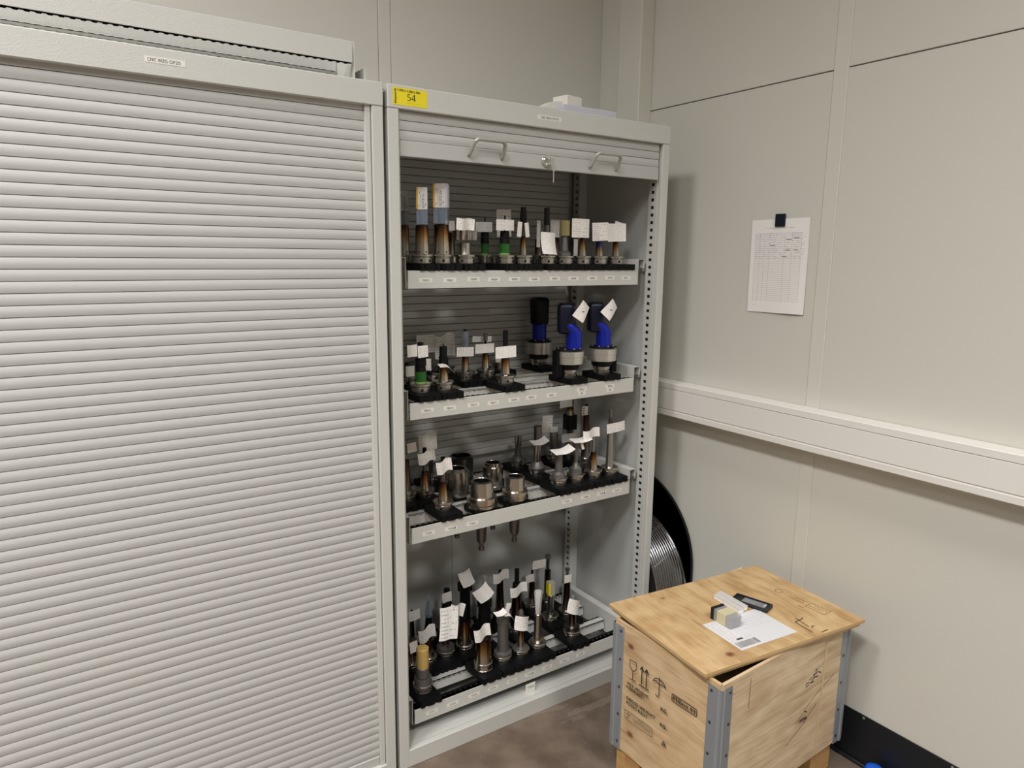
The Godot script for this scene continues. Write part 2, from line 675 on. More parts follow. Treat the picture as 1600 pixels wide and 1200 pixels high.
func room() -> void:
	structure(obj("floor", box(Vector3(-7.1, -0.1, -0.62), Vector3(1.3, 0.0, 7.1), 0.0), M.floor), "worn brown concrete workshop floor with scuffs and pale flecks", "floor")
	structure(obj("ceiling", box(Vector3(-7.1, CEIL, -0.62), Vector3(1.3, CEIL + 0.1, 7.1), 0.0), M.ceil), "plain white workshop ceiling above the cabinets", "ceiling")
	structure(obj("wall_left", box(Vector3(-7.1, 0, -0.62), Vector3(-7.0, CEIL, 7.1), 0.0), M.wall), "plain grey-beige wall at the far left of the room", "wall")
	structure(obj("wall_front", box(Vector3(-7.1, 0, 7.0), Vector3(1.3, CEIL, 7.1), 0.0), M.wall), "plain grey-beige wall behind the viewpoint", "wall")
	# right wall: sheet-metal panels with a cover strip over their joint
	var w := obj("wall_right", box(Vector3(WALL_X + 0.006, 0, -0.62), Vector3(WALL_X + 0.1, CEIL, 7.1), 0.0), M.seam)
	structure(w, "right wall of grey-beige metal panels with narrow cover strips", "wall")
	var zs := [WALL_Z, 0.4507, 0.4958, 1.62, 1.665, 2.79, 2.835, 3.96, 4.005, 5.13, 5.175, 7.0]
	for i in range(0, zs.size() - 1):
		if i % 2 == 0:
			obj("panel", box(Vector3(WALL_X, 0.0, zs[i] + 0.0001), Vector3(WALL_X + 0.006, 2.0405, zs[i + 1] - 0.0001), 0.0012), M.wall, w)
			obj("panel", box(Vector3(WALL_X, 2.0437, zs[i] + 0.0001), Vector3(WALL_X + 0.006, CEIL, zs[i + 1] - 0.0001), 0.0012), M.wall, w)
		else:
			obj("cover_strip", box(Vector3(WALL_X - 0.0018, 0.0, zs[i]), Vector3(WALL_X + 0.006, CEIL, zs[i + 1]), 0.0016), M.strip, w)
	# back wall
	var b := obj("wall_back", box(Vector3(-7.1, 0, WALL_Z - 0.1), Vector3(1.3, CEIL, WALL_Z - 0.006), 0.0), M.seam)
	structure(b, "back wall of grey-beige metal panels behind the two cabinets", "wall")
	var xs := [-7.0, -5.58, -5.54, -4.42, -4.38, -3.26, -3.22, -2.11, -2.07, -0.96, -0.92, 0.204, 0.246, WALL_X]
	for i in range(0, xs.size() - 1):
		if i % 2 == 0:
			obj("panel", box(Vector3(xs[i] + 0.001, 0, WALL_Z - 0.006), Vector3(xs[i + 1] - 0.001, CEIL, WALL_Z), 0.0012), M.wall, b)
		else:
			obj("cover_strip", box(Vector3(xs[i] + 0.0006, 0, WALL_Z - 0.006), Vector3(xs[i + 1] - 0.0006, CEIL, WALL_Z + 0.0008), 0.0012), M.strip, b)
	# corner post beside the back wall
	var c := Node3D.new()
	c.name = "trim_1"
	add_child(c)
	structure(c, "grey-beige folded corner post between back and right wall", "corner post")
	obj("post_front", box(Vector3(1.116, 0, -0.398), Vector3(WALL_X, CEIL, -0.28), 0.0025), M.strip, c)
	obj("post_bead", box(Vector3(1.121, 0, -0.412), Vector3(WALL_X, CEIL, -0.404), 0.002), M.strip, c)
	obj("post_rear", box(Vector3(1.127, 0, WALL_Z), Vector3(WALL_X, CEIL, -0.416), 0.002), M.wall, c)
	obj("post_core", box(Vector3(1.134, 0, -0.42), Vector3(WALL_X, CEIL, -0.39), 0.0), M.seam, c)
	# dark skirting
	var s := obj("baseboard_right", box(Vector3(WALL_X - 0.004, 0.008, -0.5), Vector3(WALL_X, 0.164, 4.5), 0.001), M.skirting)
	structure(s, "dark slate-blue metal skirting board screwed along the right wall", "skirting")
	obj("foot_strip", box(Vector3(WALL_X - 0.013, 0.0, -0.5), Vector3(WALL_X - 0.004, 0.012, 4.5), 0.003), M.skirting, s)
	for z in [0.233, 0.483, 0.733, 0.984, 1.234, 1.484]:
		var k := obj("screw", cached("screw", func(): return lathe(solid([[0, 4.2], [1.2, 4.0], [2.2, 2.4]]), 12)), M.screw, s, Vector3(WALL_X - 0.004, 0.1555, z))
		k.rotation = Vector3(0, 0, PI / 2)
	# cable duct
	var d := Node3D.new()
	d.name = "cable_duct"
	add_child(d)
	tag(d, "long white cable duct running along the right wall", "cable duct")
	var x0 := 1.115
	obj("duct_body", along_z(PackedVector2Array([Vector2(WALL_X - 0.002, 1.0615), Vector2(x0 + 0.002, 1.0615), Vector2(x0, 1.0595), Vector2(x0, 1.041), Vector2(x0 + 0.004, 1.0385), Vector2(x0 + 0.004, 0.961), Vector2(x0, 0.9585), Vector2(x0, 0.941), Vector2(x0 + 0.002, 0.939), Vector2(WALL_X - 0.002, 0.939)]), -0.27, 4.45), M.duct, d)
	obj("duct_cover", box(Vector3(x0 + 0.0005, 0.9635, -0.268), Vector3(x0 + 0.005, 1.0385, 4.448), 0.0012), M.duct, d)


func cached(key: String, make: Callable) -> Mesh:
	if not cache.has(key):
		cache[key] = make.call()
	return cache[key]


# ------------------------------------------------------------------ cabinets

func slotted_post(h: float, depth: float, wide: float, facing: float) -> ArrayMesh:
	# a hollow square post; one face (x side) has a column of square holes
	var st := begin()
	var c := Vector3(facing * wide * 0.5, h * 0.5, 0)
	var hz := depth * 0.5
	var sz := 0.0062
	var cz := 0.002
	var x := 0.0
	var y := 0.0
	var pitch := 0.0246
	var sh := 0.010
	var F := func(y0, y1, z0, z1):
		face(st, [Vector3(x, y0, z0), Vector3(x, y1, z0), Vector3(x, y1, z1), Vector3(x, y0, z1)], c)
	F.call(0, h, -hz, cz - sz)
	F.call(0, h, cz + sz, hz)
	while y < h:
		F.call(y, minf(y + pitch - sh, h), cz - sz, cz + sz)
		y += pitch
	var bx := facing * wide
	face(st, [Vector3(bx, 0, -hz), Vector3(bx, h, -hz), Vector3(bx, h, hz), Vector3(bx, 0, hz)], c)
	for s in [-1.0, 1.0]:
		face(st, [Vector3(0, 0, s * hz), Vector3(0, h, s * hz), Vector3(bx, h, s * hz), Vector3(bx, 0, s * hz)], c)
	return st.commit()


func slat_profile() -> PackedVector2Array:
	# (z, y): a gently bowed slat, hooked over the next one
	var p := PackedVector2Array()
	p.append(Vector2(-0.006, 0.0))
	for i in 9:
		var t := i / 8.0
		p.append(Vector2(-0.0023 + 0.0022 * sin(PI * (0.04 + 0.86 * t)) + 0.0012 * (1.0 - t), 0.0006 + 0.0226 * t))
	p.append(Vector2(-0.0045, 0.02405))
	p.append(Vector2(-0.006, 0.02405))
	return p


func cabinet(x0: float, open: bool) -> void:
	var label := "open grey steel tool cabinet with its roller shutter pushed up" if open else "closed grey steel cabinet with a full-height lowered roller shutter"
	var o := thing("roller_cabinet", label, "cabinet", Vector3(x0, 0, 0))
	for s in [0, 1]:
		var xa := 0.0 if s == 0 else 0.975
		obj("side_panel", box(Vector3(xa, 0, -0.499), Vector3(xa + 0.025, TOP - 0.012, -0.0215), 0.001), M.inner, o)
		var xb := 0.0 if s == 0 else 0.97
		obj("stile", box(Vector3(xb, 0, -0.021), Vector3(xb + 0.03, 1.8745, 0.0), 0.0018), M.cab, o)
		if not open:
			obj("guide_strip", box(Vector3(0.0315 if s == 0 else 0.9535, 0.041, -0.0175), Vector3(0.0465 if s == 0 else 0.9685, 1.88, -0.0065), 0.0015), M.cab, o)
		else:
			obj("guide_strip", box(Vector3(0.0302 if s == 0 else 0.9672, 0.0557, -0.0205), Vector3(0.0358 if s == 0 else 0.9698, 1.88, -0.0085 if s == 0 else -0.018), 0.001), M.cab, o)
	obj("top_panel", box(Vector3(0, TOP - 0.012, -0.499), Vector3(1, TOP, -0.0), 0.002), M.cab, o)
	obj("fascia", box(Vector3(-0.0005, 1.8745, -0.02), Vector3(1.0005, TOP + 0.0002, 0.0012), 0.002), M.cab, o)
	obj("plinth", box(Vector3(0.03, 0, -0.02), Vector3(0.97, 0.0557 if open else 0.0405, 0.0), 0.0015), M.cab, o)
	obj("bottom_panel", box(Vector3(0.025, 0.04, -0.47), Vector3(0.975, 0.0556 if open else 0.041, -0.0205), 0.0), M.cab, o)
	obj("back_panel", box(Vector3(0.025, 0.03, -0.452), Vector3(0.4235, TOP - 0.013, -0.444), 0.0008), M.inner, o)
	obj("back_panel", box(Vector3(0.425, 0.03, -0.452), Vector3(0.975, TOP - 0.013, -0.444), 0.0008), M.inner, o)
	var sh := part("shutter", o)
	var P := 0.02423
	var slat: Mesh = cached("slat%d" % int(open), func(): return along_x(slat_profile(), 0.036 if open else 0.0462, 0.964 if open else 0.9538))
	if open:
		for k in 4:
			obj("slat", slat, M.slat, sh, Vector3(0, 1.8015 + P * k, -0.0125))
		var flat_slat := along_x(PackedVector2Array([Vector2(-0.008, 0.0008), Vector2(-0.0055, 0.0002), Vector2(-0.0012, 0.0004), Vector2(-0.0005, 0.0016), Vector2(-0.0002, 0.0115), Vector2(-0.0005, 0.0214), Vector2(-0.0012, 0.0226), Vector2(-0.0055, 0.0228), Vector2(-0.008, 0.0234)]), 0.036, 0.964)
		for k in 45:
			var s2 := obj("slat", flat_slat, M.slat, sh, Vector3(0.0, 1.860 - P * k, -0.416))
			s2.scale = Vector3(0.94, 1, 1)
			s2.position.x = 0.003
		obj("bottom_bar", box(Vector3(0.037, 1.7605, -0.020), Vector3(0.963, 1.8005, -0.0095), 0.0015), M.slat, sh)
		for hx in [0.240, 0.668]:
			var path := PackedVector3Array()
			var pts := [Vector3(0, 0, 0), Vector3(0.0, 0.004, 0.008), Vector3(0.004, 0.032, 0.027), Vector3(0.013, 0.040, 0.032), Vector3(0.094, 0.040, 0.032), Vector3(0.103, 0.032, 0.027), Vector3(0.107, 0.004, 0.008), Vector3(0.107, 0, 0)]
			for i in pts.size() - 1:
				for t in 4:
					path.append(pts[i].lerp(pts[i + 1], t / 4.0))
			path.append(pts[-1])
			obj("handle", tube(path, 0.0056, 12), M.handle, sh, Vector3(hx, 1.7795, -0.0095))
		var lock := obj("lock", lathe(solid([[0, 14], [3, 14], [4, 12], [9, 11.5], [10, 9.5], [9, 7]]), 20), M.chrome, sh, Vector3(0.499, 1.7825, -0.0095))
		lock.rotation = Vector3(PI / 2, 0, 0)
		# key in the lock, with a second one hanging from the ring
		var st := begin()
		add_box(st, Vector3(-0.0012, -0.009, 0.009), Vector3(0.0012, 0.009, 0.026), 0.0006)
		add_prism(st, PackedVector2Array([Vector2(0.0, 0.006), Vector2(0.006, 0.009), Vector2(0.016, 0.009), Vector2(0.018, 0.0), Vector2(0.014, -0.009), Vector2(0.004, -0.009)]), 0.02, 0.0225)
		obj("key", st.commit(), M.chrome, sh, Vector3(0.501, 1.7825, -0.0095))
		st = begin()
		add_box(st, Vector3(-0.005, -0.020, -0.001), Vector3(0.006, 0.0, 0.001), 0.0006)
		add_box(st, Vector3(-0.0015, -0.052, -0.0008), Vector3(0.0025, -0.020, 0.0008), 0.0004)
		obj("spare_key", st.commit(), M.chrome, sh, Vector3(0.514, 1.775, 0.013))
		# uprights that carry the shelves
		for s in [-1.0, 1.0]:
			obj("shelf_post", slotted_post(1.80, 0.0345, 0.006, s), M.cab, o, Vector3(0.5 + s * 0.468, 0.0557, -0.0385))
			obj("slot_backing", box(Vector3(0.5 + s * 0.4695 - 0.0004, 0.06, -0.052), Vector3(0.5 + s * 0.4695 + 0.0004, 1.85, -0.025), 0.0), M.bore, o)
			obj("shelf_post", slotted_post(1.80, 0.036, 0.034, s), M.cab, o, Vector3(0.5 + s * 0.441, 0.0557, -0.407))
	else:
		for k in 76:
			obj("slat", slat, M.slat, sh, Vector3(0, 1.862 - P * (74 - k), -0.0145))
		obj("bottom_bar", box(Vector3(0.047, 0.0415, -0.024), Vector3(0.953, 0.068, -0.0115), 0.0015), M.slat, sh)
	# stickers on the fascia
	if open:
		var im := blank(192, 84, Color(0.93, 0.86, 0.13))
		print_rows(im, 78, 70, 150, 73, 3, Color(0.55, 0.48, 0.10), 0.95)
		var lot := obj("lot_sticker", flat_sheet(0.097, 0.042), image_material(im, 0.5), o, Vector3(0.0618, 1.904, 0.0016))
		lot.set_meta("label", "yellow lot sticker numbered 54")
		letters(lot, "54", 0.0165, Transform3D(Basis.IDENTITY, Vector3(0.0025, -0.0005, 0.0003)), M.bore)
		letters(lot, "1.950 x 1.000 x 500", 0.0055, Transform3D(Basis(Vector3(0, 0, 1), -0.02), Vector3(-0.004, 0.0145, 0.0003)), M.bore, 0.95, "Droid Sans", true)
		letters(lot, "Maynards", 0.0058, Transform3D(Basis(Vector3(0, 0, 1), PI / 2), Vector3(-0.0415, 0.0, 0.0003)), M.bore, 0.95, "Droid Sans", true)
		var lab := obj("name_label", box(Vector3(-0.043, -0.0062, 0), Vector3(0.043, 0.0062, 0.0005), 0.0), M.label, o, Vector3(0.506, 1.9025, 0.0012))
		letters(lab, "CNC WZG OP/10", 0.0062, Transform3D(Basis.IDENTITY, Vector3(0, 0, 0.0007)), M.text)
	else:
		var lab2 := obj("name_label", box(Vector3(-0.039, -0.0062, 0), Vector3(0.039, 0.0062, 0.0005), 0.0), M.label, o, Vector3(0.5065, 1.9062, 0.0012))
		letters(lab2, "CNC WZG OP20", 0.0066, Transform3D(Basis.IDENTITY, Vector3(-0.002, 0, 0.0007)), M.text)


# ------------------------------------------------------------------ shelf trays

const TEXTS := ["", "T6001 T6002 T6003 T6004 T6005 T6006 T6007 T6008 T6009 T6010 T6011", "T6012 T6014 T6015 T6017 T6018 T6020 T6021 T6022 T6023", "T1001 T1002 T1003 T1007 T1008 T1009 T1010", "T1011 T1012 T1013 T1014 T1015 T1016 T1017 T1018 T1019"]
const SPOTS := [[], [0.124, 0.2, 0.278, 0.348, 0.42, 0.493, 0.571, 0.645, 0.722, 0.798, 0.869], [0.125, 0.198, 0.278, 0.348, 0.423, 0.488, 0.568, 0.692, 0.815], [0.125, 0.2, 0.274, 0.642, 0.722, 0.794, 0.865], [0.129, 0.202, 0.281, 0.352, 0.427, 0.5, 0.573, 0.648, 0.72]]


func comb(x0: float, x1: float, z_straight: float, z_tooth: float) -> PackedVector2Array:
	# outline (x, z) of a strip with one toothed edge
	var p := PackedVector2Array([Vector2(x0, z_straight), Vector2(x1, z_straight)])
	var x := x1
	var n := int((x1 - x0) / 0.0186)
	var s := (x1 - x0) / n
	var d := (z_tooth - z_straight)
	for i in n:
		var a := x - s * i
		p.append(Vector2(a, z_straight + d * 0.62))
		p.append(Vector2(a - s * 0.36, z_straight + d * 0.62))
		p.append(Vector2(a - s * 0.44, z_tooth))
		p.append(Vector2(a - s * 0.86, z_tooth))
		p.append(Vector2(a - s * 0.94, z_straight + d * 0.62))
	p.append(Vector2(x0, z_straight + d * 0.62))
	return p


func make_tray(called: String, label: String, group: String, liner := false) -> Node3D:
	# origin: upper edge of the front lip, at x = 0 of the cabinet
	var o := thing(called, label, "shelf tray", Vector3.ZERO, group)
	var xa := 0.0705
	var xb := 0.9225
	obj("front_lip", cached("lip", func(): return box(Vector3(xa, -0.049, -0.002), Vector3(xb, 0.0, 0.0), 0.0008)), M.cab, o)
	obj("front_flange", cached("flange", func(): return upright(comb(xa, xb, -0.001, -0.019), -0.0015, 0.0)), M.cab, o)
	obj("back_lip", cached("lip2", func(): return box(Vector3(xa, -0.049, -0.372), Vector3(xb, 0.0, -0.37), 0.0008)), M.cab, o)
	obj("back_flange", cached("flange2", func(): return upright(comb(xa, xb, -0.371, -0.352), -0.0015, 0.0)), M.cab, o)
	for z in [-0.12, -0.245]:
		var r := obj("cross_rail", cached("rail", func(): return along_x(PackedVector2Array([Vector2(-0.010, 0), Vector2(0.010, 0), Vector2(0.0115, -0.002), Vector2(0.0155, -0.034), Vector2(0.0145, -0.034), Vector2(0.009, -0.002), Vector2(-0.009, -0.002), Vector2(-0.0145, -0.034), Vector2(-0.0155, -0.034), Vector2(-0.0115, -0.002)]), xa, xb)), M.cab, o, Vector3(0, -0.0005, z))
		obj("rail_comb", cached("comb_a", func(): return upright(comb(xa, xb, 0.0105, 0.019), -0.0015, 0.0)), M.cab, r, Vector3(0, -0.001, 0))
		obj("rail_comb", cached("comb_b", func(): return upright(comb(xa, xb, -0.0105, -0.019), -0.0015, 0.0)), M.cab, r, Vector3(0, -0.001, 0))
	if liner:
		obj("black_liner", cached("liner", func(): return box(Vector3(xa + 0.002, -0.044, -0.052), Vector3(xb - 0.002, -0.016, -0.0035), 0.001)), M.seat, o)
	for s in [-1.0, 1.0]:
		var e := xa if s < 0 else xb
		var q := PackedVector2Array()
		for t in [[0.004, -0.049], [0.0055, -0.049], [0.0055, 0.0345], [0.031, 0.0345], [0.031, 0.006], [0.0325, 0.006], [0.0325, 0.036], [0.004, 0.036]]:
			q.append(Vector2(e + s * t[0], t[1]))
		obj("side_wall", cached("side%d" % int(s), func(): return along_z(q, -0.3722, -0.004)), M.cab, o)
		obj("shelf_hook", cached("hook%d" % int(s), func(): return box(Vector3(minf(e + s * 0.0327, e + s * 0.0450), -0.004, -0.016), Vector3(maxf(e + s * 0.0327, e + s * 0.0450), 0.020, -0.0125), 0.0008)), M.zinc, o)
	return o


func tray(i: int) -> void:
	var labels := ["", "top shelf tray with numbers T6001 to T6011 on its lip", "second shelf tray from the top, holding the blue angle heads", "third shelf tray from the top, with hollow cup chucks", "bottom shelf tray just above the cabinet floor"]
	var o := make_tray("shelf_tray", labels[i], "", i == 4)
	o.position = Vector3(0, LIP[i], -0.045)
	var words: PackedStringArray = TEXTS[i].split(" ")
	for k in words.size():
		var two := i == 2 and k > 6
		var dy := -0.0255 + rng.randf_range(-0.0015, 0.001)
		var l := obj("number_label", cached("numlabel", func(): return box(Vector3(-0.0205, -0.0062, 0), Vector3(0.0205, 0.0062, 0.0004), 0.0)), M.label, o, Vector3(SPOTS[i][k], dy + (0.006 if two else 0.0), 0.0))
		letters(l, words[k], 0.0058, Transform3D(Basis.IDENTITY, Vector3(0, 0, 0.0006)), M.text)
		if (i == 3 and k in [1, 5]) or (i == 4 and k == 5):
			obj("pen_mark", box(Vector3(0.012, -0.0045, 0.0004), Vector3(0.0145, 0.0045, 0.0007), 0.0), M.bore, l)
		if two:
			var l2 := obj("number_label", box(Vector3(-0.016, -0.0055, 0), Vector3(0.016, 0.0055, 0.0004), 0.0), M.label, o, Vector3(SPOTS[i][k] + 0.001, dy - 0.0075, 0.0))
			letters(l2, "90°", 0.0055, Transform3D(Basis.IDENTITY, Vector3(0, 0, 0.0006)), M.text)


func tray_on_top() -> void:
	var o := make_tray("shelf_tray", "spare shelf tray lying upside down on top of the closed cabinet", "")
	o.rotation = Vector3(PI, 0, 0)
	o.position = Vector3(-1.0085, TOP + 0.0365, -0.38)


# ------------------------------------------------------------------ tool holders

func gradient(kind: String) -> Array:
	match kind:
		"heat":
			return [[0.0, Color(0.56, 0.53, 0.48)], [0.3, Color(0.56, 0.51, 0.42)], [0.55, Color(0.46, 0.30, 0.15)], [0.75, Color(0.26, 0.115, 0.045)], [0.92, Color(0.10, 0.045, 0.03)], [1.0, Color(0.05, 0.04, 0.04)]]
		"blueheat":
			return [[0.0, Color(0.56, 0.54, 0.50)], [0.35, Color(0.5, 0.42, 0.28)], [0.55, Color(0.30, 0.20, 0.12)], [0.75, Color(0.08, 0.06, 0.25)], [1.0, Color(0.07, 0.06, 0.22)]]
	return [[0.0, Color(0.36, 0.33, 0.31)], [0.3, Color(0.22, 0.17, 0.14)], [0.7, Color(0.11, 0.065, 0.045)], [1.0, Color(0.05, 0.03, 0.03)]]


func pairs_of(text: String) -> Array:
	var out := []
	for t in text.split(" ", false):
		var q := t.split(",")
		out.append([float(q[0]), float(q[1])])
	return out


func flange_mesh() -> Mesh:
	return cached("flange_hsk", func():
		return lathe(solid([[-6, 23], [0, 23], [0, 26.8], [0.8, 27.6], [15.2, 27.6], [16, 27], [16.4, 25], [18.8, 25], [19.2, 30.4], [20, 31.4], [25, 31.4], [26, 30.2]]), 32))


func seat_mesh(wl: float, wr: float, hole: float, hz := 0.0605) -> ArrayMesh:
	# a black plastic plate with a round hole and two notches in its front edge
	var st := begin()
	var n := 48
	var h := 0.019
	var outer := []
	var inner := []
	for k in n:
		var a := TAU * k / n
		var d := Vector2(cos(a), sin(a))
		var wx := wr if d.x > 0 else wl
		var s := minf(wx / maxf(absf(d.x), 0.0001), hz / maxf(absf(d.y), 0.0001))
		var q := d * s
		if d.y > 0.5 and absf(fmod(absf(q.x), 0.03) - 0.015) < 0.005:
			q.y -= 0.005
		outer.append(q)
		inner.append(d * hole)
	for k in n:
		var m := (k + 1) % n
		var oa: Vector2 = outer[k]
		var ob: Vector2 = outer[m]
		var ia: Vector2 = inner[k]
		var ib: Vector2 = inner[m]
		var mid := (oa + ob + ia + ib) * 0.25
		var c := Vector3(mid.x, h * 0.5, mid.y)
		for y in [0.0, h]:
			face(st, [Vector3(oa.x, y, oa.y), Vector3(ob.x, y, ob.y), Vector3(ib.x, y, ib.y), Vector3(ia.x, y, ia.y)], c)
		face(st, [Vector3(oa.x, 0, oa.y), Vector3(ob.x, 0, ob.y), Vector3(ob.x, h, ob.y), Vector3(oa.x, h, oa.y)], c)
		face(st, [Vector3(ia.x, 0, ia.y), Vector3(ib.x, 0, ib.y), Vector3(ib.x, h, ib.y), Vector3(ia.x, h, ia.y)], c)
	return st.commit()


func box_label_image(warm: bool) -> StandardMaterial3D:
	var im := blank(96, 192, Color(0.88, 0.87, 0.85))
	im.fill_rect(Rect2i(0, 0, 14, 192), Color(0.86, 0.66, 0.14))
	im.fill_rect(Rect2i(36, 60, 4, 110), Color(0.75, 0.55, 0.72) if warm else Color(0.6, 0.58, 0.56))
	for k in 3:
		for y in range(56, 182, 2):
			if rng.randf() < 0.6:
				im.fill_rect(Rect2i(48 + k * 8, y, rng.randi_range(2, 5), 2), Color(0.25, 0.24, 0.24))
	im.fill_rect(Rect2i(26, 40, 4, 18), Color(0.2, 0.2, 0.2))
	im.fill_rect(Rect2i(20, 150, 4, 26), Color(0.2, 0.2, 0.2))
	im.fill_rect(Rect2i(76, 140, 6, 18), Color(0.4, 0.4, 0.4))
	return image_material(im, 0.4)


func place_tool(shelf: int, row: String, x: float, wl: int, wr: int, look: String, nth: String, kind: String, parts: String, tags: String) -> void:
	var yb: float = LIP[shelf] + 0.019
	var z: float = ROW[row]
	var place := "%s from left, %s row, %s shelf" % [nth, row, SHELF[shelf]]
	var cup := kind.begins_with("cup")
	# the seat it stands in
	var seat := obj("tool_holder_block", seat_mesh(wl * 0.001, wr * 0.001, 0.034 if cup else 0.026, 0.050 if cup else 0.0605), M.seat, self, Vector3(x, LIP[shelf] - (0.019 if cup else 0.0), z))
	tag(seat, "black plastic base block under the tool " + place, "tool base", "black plastic base blocks")
	var o := thing("cup_chuck" if cup else "tool_holder", look + ", " + place, "tool holder", Vector3(x, yb - (0.019 if cup else 0.0), z), "tool holders on the shelves")
	if cup:
		cup_chuck(o, kind.substr(4), x)
	else:
		var fl := obj("flange", flange_mesh(), M.steel, o)
		fl.rotation.y = rng.randf_range(0.0, TAU)
		for a in [rng.randf_range(-1.1, -0.2), rng.randf_range(0.3, 1.2)]:
			var b := obj("bore", cached("bore", func(): return lathe(solid([[0, 4.2], [1.2, 4.2]]), 12)), M.bore, o, Vector3(sin(a) * 0.0268, 0.008, cos(a) * 0.0268))
			b.rotation = Vector3(PI / 2, 0, 0)
			b.rotation.y = a
		obj("shank_taper", cached("taper", func(): return lathe(solid([[-38, 18], [-6, 22], [0, 23]]), 20)), M.steel, o)
	for spec in parts.split(";", false):
		tool_part(o, spec)
	for spec in tags.split("|", false):
		paper_tag(o.position, spec, place)


func tool_part(o: Node3D, spec: String) -> void:
	var head := spec.substr(0, spec.find(" ")).split("/")
	var pr := pairs_of(spec.substr(spec.find(" ") + 1))
	var called: String = head[0]
	var mat: String = head[1]
	if pr[0][0] > pr[1][0] - 0.5:
		pr[0][0] = pr[1][0] - 4.0
	match mat:
		"heat", "darkheat", "blueheat":
			var fine := []
			for i in pr.size() - 1:
				for t in 7:
					fine.append([lerpf(pr[i][0], pr[i + 1][0], t / 7.0), lerpf(pr[i][1], pr[i + 1][1], t / 7.0)])
			fine.append([pr[-1][0] - 0.8, pr[-1][1]])
			fine.append([pr[-1][0], pr[-1][1] - 1.0])
			var b := obj(called, lathe(solid(fine), 32, gradient(mat)), M.heat, o)
			if pr[0][1] > 14 and mat == "heat":
				for a in [-0.9, 0.1, 1.1]:
					var yy: float = pr[0][0] + 6.0
					var h := obj("bore", cached("bore3", func(): return lathe(solid([[0, 2.2], [1.2, 2.2]]), 10)), M.bore, b, Vector3(sin(a) * pr[0][1] * 0.00095, yy * 0.001, cos(a) * pr[0][1] * 0.00095))
					h.rotation = Vector3(PI / 2, a, 0)
		"flute":
			obj(called, lathe(solid(pr), 72, [], 12 if pr[0][1] > 20 else 5, 0.16 if pr[0][1] > 20 else 0.3, 25.0), M.flute, o)
		"lobed":
			obj(called, lathe(solid(pr), 60, [], 6, 0.2, 0.0), M.black, o)
		"blackbox":
			obj(called, loft([round_ring(Vector3(0, pr[0][0] * 0.001, 0), pr[0][1] * 0.001, pr[0][1] * 0.001, 24, 6.0), round_ring(Vector3(0, pr[1][0] * 0.001, 0), pr[1][1] * 0.001, pr[1][1] * 0.001, 24, 6.0)]), M.black, o)
		"case":
			# a square telescopic plastic box, its upper part labelled
			var r: float = pr[0][1] * 0.001
			var y0: float = pr[0][0] * 0.001
			var y1: float = pr[1][0] * 0.001
			var ym := lerpf(y0, y1, 0.40)
			var c := obj(called, box(Vector3(-r, y0, -r), Vector3(r, ym, r), 0.0015), M.clear, o)
			c.rotation.y = -0.64 if r > 0.0175 else -0.42
			var up := obj("box_top", box(Vector3(-r * 1.03, ym, -r * 1.03), Vector3(r * 1.03, y1, r * 1.03), 0.0015), M.pale, c)
			var tall := r > 0.0175
			up.material_override = M.lilac if tall else M.pale
			obj("box_label", flat_sheet(r * (1.7 if tall else 1.9), (y1 - ym) * 0.98), box_label_image(tall), c, Vector3(-r * (0.14 if tall else 0.0), (ym + y1) * 0.5, r * 1.03 + 0.0006))
			obj("bit", lathe(solid([[pr[0][0], r * 500.0], [pr[0][0] + 50, r * 480.0]]), 20), M.darksteel, c)
		"ybox":
			var r2: float = pr[0][1] * 0.001
			var b2 := obj(called, box(Vector3(-r2, pr[0][0] * 0.001, -r2), Vector3(r2, pr[1][0] * 0.001, r2), 0.0015), M.pale, o)
			b2.rotation.y = -0.25
			obj("stripe", box(Vector3(-r2 - 0.0004, pr[0][0] * 0.001 + 0.003, -r2), Vector3(-r2 * 0.45, pr[1][0] * 0.001 - 0.002, r2 + 0.0004), 0.0), M.yellow, b2)
			obj("bit", lathe(solid([[pr[0][0] - 4, 6], [pr[0][0] + 2, 6]]), 16), M.darksteel, b2)
		"tape":
			obj(called, lathe(solid([[pr[0][0], pr[0][1] * 0.96], [pr[0][0] + 3, pr[0][1]], [pr[1][0] - 3, pr[1][1] * 1.03], [pr[1][0], pr[1][1] * 0.92]]), 28, [], 7, 0.05, 30.0), M.tape, o)
		"amber":
			obj(called, lathe(solid([[pr[0][0], pr[0][1]], [pr[1][0] - 2, pr[1][1]], [pr[1][0], pr[1][1] * 0.9]]), 28, [], 8, 0.05, 0.0), M.amber, o)
			obj("cutter", lathe(solid([[pr[0][0] - 2, pr[0][1] * 0.62], [pr[1][0] - 8, pr[1][1] * 0.62]]), 48, [], 5, 0.25, 22.0), M.steel, o)
		"plastic":
			obj(called, lathe(solid(pr), 40, [], 5, 0.22, 18.0), M.plastic, o)
			obj("bit", lathe(solid([[pr[0][0] - 2, 6], [pr[-1][0] - 6, 6]]), 20), M.darksteel, o)
		"clear":
			obj(called, lathe(solid(pr), 24, [], 4, 0.1, 0.0), M.clear, o)
			var bt := obj("bit", lathe(solid([[pr[0][0] - 3, 4], [lerpf(pr[0][0], pr[-1][0], 0.7), 4]]), 16), M.darksteel, o)
			bt.name = "bit"
		_:
			if pr.size() == 2 and absf(pr[0][1] - pr[1][1]) < 3.0 and pr[1][1] > 3.0:
				pr.insert(1, [pr[1][0] - 1.0, pr[1][1]])
				pr[-1][1] -= 0.8
			obj(called, lathe(solid(pr), 32), M[mat], o)


